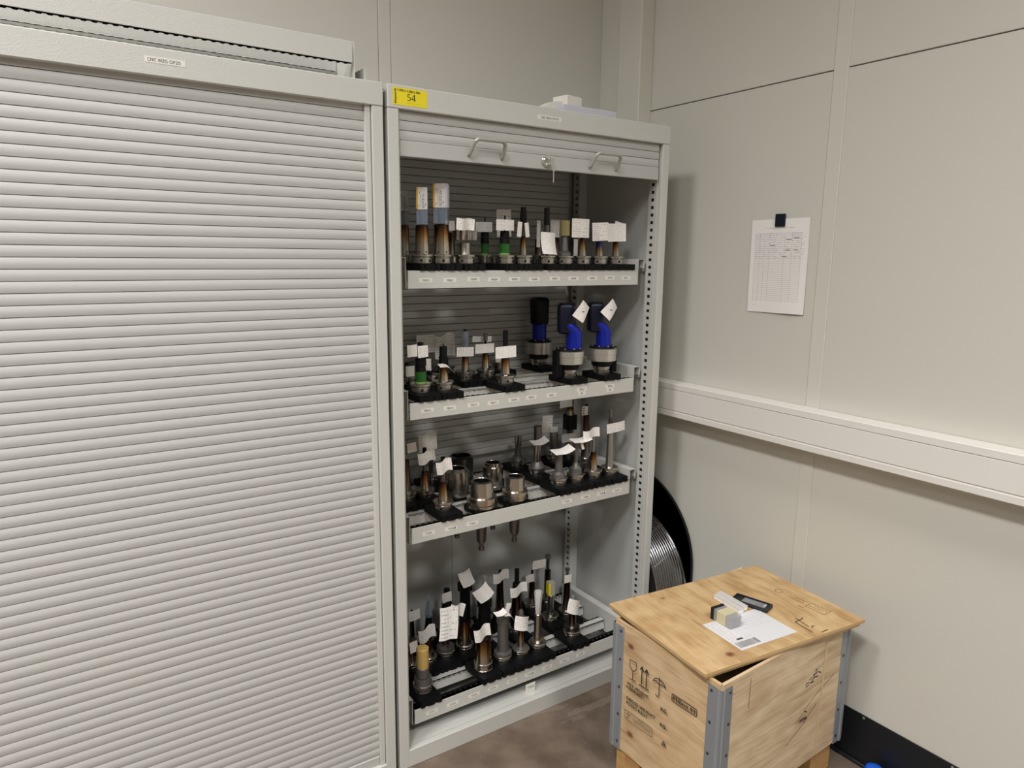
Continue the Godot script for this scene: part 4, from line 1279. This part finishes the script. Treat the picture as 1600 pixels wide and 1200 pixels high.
func crate() -> void:
	var o := thing("plywood_crate", "small plywood shipping crate with galvanized corner profiles by the wall", "crate", Vector3(0.516, 0, 0.728))
	# local axes: x to the right along the front, z towards the viewer; corners measured on the floor
	var L := Vector3(0.006, 0, -0.392)
	var Rr := Vector3(0.594, 0, -0.025)
	var B := L + Rr
	var y0 := 0.1
	var y1 := 0.493
	var walls := [["side_wall", Vector3.ZERO, L, "ply_side"], ["front_wall", Vector3.ZERO, Rr, "ply_front"], ["side_wall", Rr, B, "ply_side"], ["back_wall", L, B, "ply_front"]]
	for w in walls:
		var a: Vector3 = w[1]
		var b: Vector3 = w[2]
		var d := (b - a).normalized()
		var inward := Vector3(-d.z, 0, d.x)
		var mid := (a + b) * 0.5
		if inward.dot(B * 0.5 - mid) < 0.0:
			inward = -inward
		var len := a.distance_to(b) - 0.012
		var m := obj(w[0], ply_mesh(Vector3(len, y1 - y0, 0.009), "x"), M[w[3]], o)
		var ex := d
		if w[1] == Vector3.ZERO and w[2] == L:
			ex = -d
		m.transform = Transform3D(Basis(ex, Vector3.UP, ex.cross(Vector3.UP)), mid + inward * 0.0046 + Vector3(0, (y0 + y1) * 0.5, 0))
	obj("base_board", box(Vector3(0.012, y0 + 0.001, -0.39), Vector3(0.588, y0 + 0.012, -0.03), 0.0), M.ply_edge, o)
	# feet
	for q in [Vector3(0.012, 0, -0.37), Vector3(0.478, 0, -0.37), Vector3(0.478, 0, -0.135), Vector3(0.012, 0, -0.135)]:
		obj("foot", box(q, q + Vector3(0.095, y0, 0.095), 0.002), M.block, o)
	# folded corner profiles with rivets
	for c in [[Vector3.ZERO, L, Rr], [L, Vector3.ZERO, B], [Rr, Vector3.ZERO, B], [B, L, Rr]]:
		var at: Vector3 = c[0]
		var d1: Vector3 = ((c[1] as Vector3) - at).normalized()
		var d2: Vector3 = ((c[2] as Vector3) - at).normalized()
		var st := begin()
		var wing := 0.043
		for d in [[d1, d2], [d2, d1]]:
			var n: Vector3 = -d[1]
			var xf := Transform3D(Basis(d[0], Vector3.UP, (d[0] as Vector3).cross(Vector3.UP)), at)
			var sgn := 1.0 if xf.basis.z.dot(n) > 0.0 else -1.0
			# flat wing, a raised bead, and a rounded hinge edge, as a strip profile along y
			var prof := [[-0.002, 0.002], [0.005, 0.0024], [0.0075, 0.0048], [0.0125, 0.0048], [0.015, 0.0014], [wing - 0.003, 0.0014], [wing, 0.0002]]
			for i in prof.size() - 1:
				var p := []
				for e in [[prof[i], y0 - 0.004], [prof[i], y1 - 0.012], [prof[i + 1], y1 - 0.012], [prof[i + 1], y0 - 0.004]]:
					p.append(xf * Vector3(e[0][0], e[1], sgn * e[0][1]))
				face(st, p, at + (d1 + d2) * 0.2 + Vector3(0, 0.3, 0))
		var pf := obj("corner_profile", st.commit(), M.zinc, o)
		pf.set_meta("label", "galvanized corner profile")
		obj("hinge_pin", lathe(PackedVector2Array([Vector2(0, y0), Vector2(0.0034, y0), Vector2(0.0034, y1 - 0.014), Vector2(0, y1 - 0.014)]), 14), M.zinc, pf, at + (d1 + d2) * 0.0034)
		for d in [[d1, d2], [d2, d1]]:
			for k in 5:
				var r := obj("rivet", cached("rivet", func(): return lathe(solid([[0, 4.4], [1.0, 4.2], [2.2, 2.2]]), 12)), M.darksteel, pf)
				var n2: Vector3 = -d[1]
				var up := n2
				var sd: Vector3 = Vector3.UP
				r.transform = Transform3D(Basis(sd, up, sd.cross(up)), at + (d[0] as Vector3) * 0.031 + Vector3(0, y0 + 0.02 + 0.0865 * k, 0) + n2 * 0.0014)
	crate_print(o)
	# loose lid: two plies, set askew
	var lid := thing("crate_lid", "loose two-ply plywood lid set askew on the crate", "lid", Vector3(0.8105, 0.4945, 0.5235))
	lid.rotation.y = deg_to_rad(-6.2)
	obj("lower_ply", ply_mesh(Vector3(0.572, 0.0088, 0.388), "z"), M.lid, lid, Vector3(-0.004, 0.0044, 0.002))
	obj("upper_ply", ply_mesh(Vector3(0.592, 0.0088, 0.402), "z"), M.lid, lid, Vector3(0.0, 0.0133, 0.0))
	var flat := Basis(Vector3.UP, deg_to_rad(6.2)) * Basis(Vector3(1, 0, 0), -PI / 2)
	# pencil and stamp marks on the lid, placed in room axes
	var P := func(x, z): return Vector2(x - 0.8105, -(z - 0.5235))
	var xf2 := Transform3D(Basis(Vector3.UP, deg_to_rad(6.2)) * Basis(Vector3(1, 0, 0), -PI / 2), Vector3(0, 0.0178, 0))
	strokes(lid, "pencil_mark", [[P.call(0.908, 0.655), P.call(0.938, 0.655), P.call(0.944, 0.651)], [P.call(0.918, 0.70), P.call(0.926, 0.694), P.call(0.932, 0.698)], [P.call(0.918, 0.728), P.call(0.945, 0.729)], [P.call(0.905, 0.655), P.call(0.898, 0.70), P.call(0.896, 0.715)], [P.call(0.925, 0.642), P.call(0.915, 0.69)]], 0.0028, xf2, M.ink)
	var ring := []
	for k in 13:
		ring.append(P.call(1.03 + cos(TAU * k / 12) * 0.011, 0.512 + sin(TAU * k / 12) * 0.011))
	strokes(lid, "stamp_mark", [ring, [P.call(1.022, 0.56), P.call(1.026, 0.60)], [P.call(1.035, 0.565), P.call(1.039, 0.61)], [P.call(1.012, 0.615), P.call(1.012, 0.675), P.call(1.044, 0.675), P.call(1.044, 0.615), P.call(1.012, 0.615)], [P.call(1.024, 0.62), P.call(1.024, 0.66)], [P.call(1.034, 0.63), P.call(1.034, 0.67)], [P.call(0.998, 0.60), P.call(0.999, 0.618)]], 0.0018, xf2, M.faint)


func crate_print(o: Node3D) -> void:
	# stencils on the left face; on it u runs towards the viewer (z) and v is height
	var xf := Transform3D(Basis(Vector3(0, 0, 1), Vector3(0, 1, 0), Vector3(-1, 0, 0)), Vector3(0.0004, 0, -0.728))
	var turn := Transform3D(Basis(Vector3.UP, atan2(0.006, 0.392)), Vector3.ZERO)
	xf = turn * Transform3D(xf.basis, Vector3(-0.0002, 0, -0.728))
	var pr := part("stencil_print", o)
	strokes(pr, "glass_symbol", [[Vector2(0.415, 0.406), Vector2(0.440, 0.408), Vector2(0.441, 0.388), Vector2(0.434, 0.379), Vector2(0.424, 0.378), Vector2(0.416, 0.387), Vector2(0.415, 0.406)], [Vector2(0.429, 0.378), Vector2(0.429, 0.351)], [Vector2(0.418, 0.350), Vector2(0.440, 0.352)]], 0.0022, xf, M.ink)
	strokes(pr, "arrow_symbol", [[Vector2(0.463, 0.356), Vector2(0.463, 0.405)], [Vector2(0.4805, 0.356), Vector2(0.4805, 0.405)], [Vector2(0.455, 0.350), Vector2(0.490, 0.352)]], 0.0034, xf, M.ink)
	strokes(pr, "arrow_symbol", [[Vector2(0.457, 0.397), Vector2(0.463, 0.408), Vector2(0.469, 0.397)], [Vector2(0.4745, 0.397), Vector2(0.4805, 0.408), Vector2(0.4865, 0.397)]], 0.0034, xf, M.ink)
	strokes(pr, "umbrella_symbol", [[Vector2(0.505, 0.390), Vector2(0.511, 0.399), Vector2(0.520, 0.404), Vector2(0.532, 0.404), Vector2(0.543, 0.400), Vector2(0.550, 0.391), Vector2(0.540, 0.394), Vector2(0.527, 0.390), Vector2(0.515, 0.394), Vector2(0.505, 0.390)], [Vector2(0.527, 0.409), Vector2(0.528, 0.358), Vector2(0.524, 0.352), Vector2(0.518, 0.353), Vector2(0.517, 0.358)]], 0.0024, xf, M.ink)
	var W := func(t, u, v, h, st, m): letters(pr, t, h, xf * Transform3D(Basis.IDENTITY, Vector3(u, v, 0.0002)), m, st, "Droid Sans", true)
	W.call("NET  WEIGHT", 0.450, 0.332, 0.0085, 1.12, M.ink)
	W.call("POIDS NET", 0.437, 0.319, 0.0085, 1.05, M.ink)
	W.call("POIDS NET", 0.447, 0.3215, 0.0085, 1.0, M.faint)
	W.call("GROSS WEIGHT", 0.463, 0.286, 0.0095, 1.15, M.ink)
	W.call("POIDS BRUT", 0.449, 0.271, 0.0095, 1.1, M.ink)
	W.call("KG.", 0.549, 0.3245, 0.011, 1.1, M.ink)
	W.call("KG.", 0.549, 0.2785, 0.011, 1.1, M.ink)
	letters(pr, "Plibox 03", 0.011, xf * Transform3D(Basis.IDENTITY, Vector3(0.6135, 0.379, 0.0002)), M.ink, 1.12, "Droid Serif", true)
	strokes(pr, "print_frame", [[Vector2(0.573, 0.370), Vector2(0.573, 0.387), Vector2(0.576, 0.389), Vector2(0.653, 0.389), Vector2(0.656, 0.387), Vector2(0.656, 0.371), Vector2(0.653, 0.369), Vector2(0.576, 0.369), Vector2(0.573, 0.370)]], 0.0018, xf, M.ink)
	strokes(pr, "print_frame", [[Vector2(0.404, 0.219), Vector2(0.404, 0.246), Vector2(0.509, 0.248), Vector2(0.510, 0.222), Vector2(0.404, 0.219)], [Vector2(0.409, 0.230), Vector2(0.414, 0.224), Vector2(0.424, 0.240)], [Vector2(0.414, 0.226), Vector2(0.420, 0.226)], [Vector2(0.411, 0.233), Vector2(0.416, 0.242), Vector2(0.421, 0.236)], [Vector2(0.435, 0.234), Vector2(0.505, 0.236)], [Vector2(0.455, 0.242), Vector2(0.475, 0.2425)], [Vector2(0.437, 0.2285), Vector2(0.503, 0.230)]], 0.0012, xf, M.ink)
	strokes(pr, "recycle_symbol", [[Vector2(0.545, 0.223), Vector2(0.553, 0.237), Vector2(0.561, 0.223), Vector2(0.545, 0.223)], [Vector2(0.550, 0.224), Vector2(0.553, 0.231), Vector2(0.558, 0.226)]], 0.0018, xf, M.ink)
	# smudges on the front face
	var fx := Transform3D(Basis(Vector3.UP, atan2(0.025, 0.594)), Vector3(0, 0, 0.0012))
	fx = Transform3D(Basis(Vector3.UP, atan2(0.025, 0.594)), Vector3(0.0, 0, 0.0005))
	strokes(o, "scratch", [[Vector2(0.115, 0.47), Vector2(0.113, 0.39)], [Vector2(0.34, 0.25), Vector2(0.42, 0.30), Vector2(0.52, 0.335)], [Vector2(0.30, 0.20), Vector2(0.38, 0.235), Vector2(0.44, 0.275)]], 0.0016, fx, M.faint)
	strokes(o, "batten_mark", [[Vector2(0.468, 0.455), Vector2(0.455, 0.12)]], 0.009, fx, paint(Color(0.84, 0.74, 0.58), 0.7))
	var blots := []
	var r2 := RandomNumberGenerator.new()
	r2.seed = 5
	for k in 16:
		var q := Vector2(0.40 + r2.randf_range(-0.035, 0.045), 0.36 + r2.randf_range(-0.012, 0.012))
		q.y += (q.x - 0.40) * 0.25
		blots.append([q, q + Vector2(r2.randf_range(0.004, 0.014), r2.randf_range(-0.004, 0.006))])
	for k in 6:
		var q := Vector2(0.36 + r2.randf_range(-0.01, 0.03), 0.255 + r2.randf_range(-0.02, 0.02))
		blots.append([q, q + Vector2(r2.randf_range(0.004, 0.014), r2.randf_range(-0.012, 0.006))])
	strokes(o, "grease_smudge", blots, 0.0022, fx, M.ink)


func things_on_crate() -> void:
	var y := 0.4945 + 0.0178
	# A5 delivery sheet with a barcode
	var im := blank(384, 288, Color(0.87, 0.87, 0.88))
	im.fill_rect(Rect2i(4, 4, 90, 280), Color(0.90, 0.89, 0.89))
	print_rows(im, 12, 14, 80, 270, 11, Color(0.62, 0.66, 0.72), 0.7)
	var x := 14
	while x < 150:
		var bw := rng.randi_range(2, 5)
		im.fill_rect(Rect2i(x, 222, bw, 48), Color(0.30, 0.30, 0.31))
		x += bw + rng.randi_range(2, 4)
	im.fill_rect(Rect2i(52, 192, 40, 14), Color(0.28, 0.28, 0.29))
	print_rows(im, 108, 192, 150, 204, 9, Color(0.45, 0.45, 0.46), 0.8)
	print_rows(im, 110, 60, 360, 150, 24, Color(0.78, 0.79, 0.81), 0.8)
	var sh := obj("delivery_sheet", flat_sheet(0.205, 0.146, 4, 4), image_material(im, 0.6), self, Vector3(0.767, y + 0.0006, 0.6085))
	sh.rotation = Vector3(-PI / 2, deg_to_rad(-6.0), 0)
	tag(sh, "white delivery sheet with a printed barcode lying on the crate lid", "paper sheet")
	# black insert case with a clear lid and paper slip
	var c := thing("insert_case", "flat black plastic case with grey label on the crate lid", "case", Vector3(0.885, y, 0.5245))
	c.rotation.y = deg_to_rad(15.5)
	var st := begin()
	add_box(st, Vector3(-0.0215, 0, -0.054), Vector3(0.0215, 0.009, 0.054), 0.0015)
	for q in [[-0.0215, -0.018, -0.054, 0.054], [0.018, 0.0215, -0.054, 0.054], [-0.018, 0.018, -0.054, -0.050], [-0.018, 0.018, 0.047, 0.054]]:
		add_box(st, Vector3(q[0], 0.009, q[2]), Vector3(q[1], 0.0125, q[3]), 0.0008)
	obj("tray", st.commit(), M.skirting, c)
	var lim := blank(64, 160, Color(0.52, 0.53, 0.55))
	print_rows(lim, 6, 12, 58, 90, 7, Color(0.66, 0.67, 0.68), 0.8)
	print_rows(lim, 6, 96, 58, 150, 5, Color(0.22, 0.22, 0.23), 0.8)
	lim.fill_rect(Rect2i(20, 146, 36, 10), Color(0.82, 0.82, 0.83))
	var ls := obj("label_slip", flat_sheet(0.028, 0.068), image_material(lim, 0.3), c, Vector3(0, 0.0095, 0.008))
	ls.rotation.x = -PI / 2
	# two white plastic bars
	for k in 2:
		var b := thing("plastic_bar", "white plastic bar beside the small clear box, left of the pair" if k == 0 else "white plastic bar beside the black case, right of the pair", "plastic bar", Vector3(0.8215 + 0.0215 * k, y + 0.0008, 0.492 - 0.005 * k), "white plastic bars on the crate")
		b.rotation.y = deg_to_rad(-6.0 + k)
		obj("bar_body", box(Vector3(-0.0085, 0, -0.052), Vector3(0.0085, 0.013, 0.052), 0.0015), M.paper, b)
		obj("bar_lip", box(Vector3(-0.0095, 0.0115, -0.053), Vector3(0.0095, 0.0145, 0.053), 0.001), M.plastic, b)
	# small clear box, dark end, pale sleeve
	var g := thing("sample_box", "small clear box with dark end and cream paper sleeve", "box", Vector3(0.7385, y + 0.0012, 0.556))
	g.rotation.y = deg_to_rad(-4.0)
	var frost := paint(Color(0.78, 0.78, 0.79, 0.4), 0.15)
	frost.transparency = BaseMaterial3D.TRANSPARENCY_ALPHA
	obj("clear_body", box(Vector3(-0.021, 0, -0.032), Vector3(0.021, 0.033, 0.032), 0.0012), frost, g)
	obj("dark_end", box(Vector3(-0.0225, 0, -0.042), Vector3(0.0225, 0.0345, -0.032), 0.001), M.bore, g)
	obj("paper_sleeve", box(Vector3(-0.0215, 0.0004, -0.020), Vector3(0.0215, 0.0335, 0.012), 0.001), paint(Color(0.80, 0.77, 0.63), 0.6), g)
	obj("grey_block", box(Vector3(-0.018, 0.002, 0.013), Vector3(0.018, 0.029, 0.030), 0.001), paint(Color(0.60, 0.60, 0.61), 0.4), g)
	obj("blue_block", box(Vector3(-0.019, 0.002, -0.031), Vector3(0.019, 0.031, -0.021), 0.001), paint(Color(0.33, 0.36, 0.44), 0.4), g)


func reel() -> void:
	var o := thing("wire_reel", "large reel of shiny steel wire on a black arched stand", "wire reel", Vector3(1.0, 0, 0))
	# arched stand plate against the wall
	var p := PackedVector2Array()   # (z, y)
	p.append(Vector2(-0.505, 0.0))
	for k in 33:
		var a := PI - PI * k / 32.0
		p.append(Vector2(maxf(-0.505, -0.269 + cos(a) * 0.319), 0.368 + sin(a) * 0.319))
	p.append(Vector2(0.050, 0.0))
	obj("stand_plate", along_x(p, 0.161, 0.172), M.black, o)
	# wound steel wire on a black core
	var at := Vector3(0.006, 0.270, -0.226)
	var core := obj("wire_core", lathe(PackedVector2Array([Vector2(0.0, 0.0), Vector2(0.2585, 0.0), Vector2(0.2585, 0.138), Vector2(0.0, 0.138)]), 72), M.bore, o, at)
	core.rotation.z = -PI / 2
	for i in 12:
		var ring := obj("winding", cached("winding", func():
			var q := PackedVector2Array()
			for t in 9:
				var a := TAU * t / 8.0
				q.append(Vector2(0.2590 + 0.0042 * cos(a), 0.0042 * sin(a)))
			return lathe(q, 96)), M.wire, o, at + Vector3(0.0065 + i * 0.0114, 0, 0))
		ring.rotation.z = -PI / 2
	var rim := obj("coil_rim", lathe(PackedVector2Array([Vector2(0.2, 0), Vector2(0.267, 0), Vector2(0.269, 0.001), Vector2(0.269, 0.009), Vector2(0.267, 0.010), Vector2(0.2, 0.010)]), 96), M.wire, o, at + Vector3(0.139, 0, 0))
	rim.rotation.z = -PI / 2
	for a in [0.50, 0.9, 1.5, 2.4]:
		var pts := PackedVector3Array()
		for t in 9:
			pts.append(Vector3(lerpf(0.012, 0.148, t / 8.0), at.y + sin(a + t * 0.02) * 0.2655, at.z + cos(a + t * 0.02) * 0.2655))
		obj("tie_wire", tube(pts, 0.0018, 6), M.chrome, o)
	obj("hub", lathe(PackedVector2Array([Vector2(0, 0), Vector2(0.06, 0), Vector2(0.06, 0.008), Vector2(0, 0.008)]), 32), M.black, o, at + Vector3(0.149, 0, 0)).rotation.z = -PI / 2


func small_things() -> void:
	# list on the right wall, held by a dark magnet
	var im := blank(320, 448, Color(0.94, 0.935, 0.92))
	var g := Color(0.66, 0.65, 0.63)
	print_rows(im, 78, 42, 240, 46, 6, Color(0.30, 0.30, 0.30), 0.95)
	for k in 37:
		im.fill_rect(Rect2i(26, 66 + k * 9, 256, 1), g)
	for xx in [26, 52, 78, 108, 190, 232, 282]:
		im.fill_rect(Rect2i(xx, 66, 1, 325), g)
	for k in 14:
		print_rows(im, 30, 68 + k * 9, 76, 74 + k * 9, 7, Color(0.52, 0.52, 0.56), 0.75)
		print_rows(im, 82, 68 + k * 9, 188 if k % 3 else 160, 74 + k * 9, 7, Color(0.46, 0.46, 0.52), 0.6)
		print_rows(im, 194, 68 + k * 9, 300, 74 + k * 9, 7, Color(0.42, 0.42, 0.48), 0.5)
	for q in [[200, 96], [240, 90], [196, 146], [240, 146], [180, 176], [110, 122]]:
		im.fill_rect(Rect2i(q[0], q[1], 28, 3), Color(0.22, 0.22, 0.26))
	print_rows(im, 18, 412, 50, 414, 4, Color(0.5, 0.5, 0.5), 0.9)
	var s := obj("tool_list", sheet(0.209, 0.292, func(u, v): return Vector3((u - 0.5) * 0.209, (0.5 - v) * 0.292, 0.0012 + 0.010 * v * v * v * maxf(0.0, 0.55 - absf(u - 0.8))), 10, 12), image_material(im, 0.8), self, Vector3(WALL_X - 0.0014, 1.4865, 0.3135))
	s.transform = Transform3D(Basis(Vector3(0, 0, 1), Vector3(0, 1, 0), Vector3(-1, 0, 0)), s.position) * Transform3D(Basis(Vector3(0, 0, 1), 0.012), Vector3.ZERO)
	tag(s, "white printed tool list with handwritten entries hanging on the right wall", "paper list")
	var mg := obj("magnet", box(Vector3(-0.006, -0.0195, -0.0178), Vector3(0.0, 0.0195, 0.0178), 0.0012), M.skirting, self, Vector3(WALL_X - 0.0022, 1.6285, 0.3135))
	tag(mg, "small dark blue square magnet holding the list on the wall", "magnet")
	var mf := paint(Color(0.03, 0.05, 0.14), 0.4)
	mg.material_override = mf
	# on top of the open cabinet
	var ps := thing("paper_stack", "stack of white paper lying on top of the open cabinet", "paper stack", Vector3(0.705, TOP + 0.0005, -0.115))
	for k in 6:
		var a := obj("sheets", box(Vector3(-0.105, 0.0052 * k, -0.06), Vector3(0.105, 0.0052 * (k + 1) - 0.0002, 0.06), 0.0003), M.lilac, ps)
		a.position.x = rng.randf_range(-0.0015, 0.0015)
		a.position.z = rng.randf_range(-0.001, 0.001)
	var wp := thing("plastic_bracket", "small white plastic bracket perched on the paper stack", "bracket", Vector3(0.655, TOP + 0.0345, -0.115))
	wp.rotation.y = 0.18
	obj("bracket_block", box(Vector3(-0.03, 0.0, -0.03), Vector3(0.04, 0.032, 0.03), 0.002), M.white, wp)
	obj("bracket_tongue", prism(PackedVector2Array([Vector2(-0.115, -0.014), Vector2(-0.03, -0.010), Vector2(-0.03, 0.014), Vector2(-0.062, 0.010)]), -0.03, 0.012), M.white, wp)
	# clip label on the inner plinth
	var cl := thing("label_clip", "small white label clip standing on the cabinet's bottom sill", "label clip", Vector3(0.5, 0.0557, -0.040))
	obj("clip_plate", box(Vector3(-0.0195, 0.0, -0.001), Vector3(0.0195, 0.034, 0.001), 0.001), M.white, cl)
	obj("clip_foot", box(Vector3(-0.0195, 0.0, -0.022), Vector3(0.0195, 0.0016, -0.001), 0.0006), M.white, cl)
	letters(cl, "T1012", 0.007, Transform3D(Basis.IDENTITY, Vector3(0.003, 0.02, 0.0012)), M.text)
	# blue plastic thing on the floor, mostly outside the picture
	var bl := thing("blue_cap", "rounded bright blue plastic cap on the floor by the skirting", "plastic cap", Vector3(1.136, 0.0, 0.800))
	obj("cap_shell", lathe(solid([[0, 30], [28, 30], [40, 28], [50, 22], [55, 12], [56.5, 3]]), 28), M.blueplastic, bl)
	obj("cap_rim", lathe(solid([[0, 33], [5, 33], [6, 31]]), 28), M.blueplastic, bl)
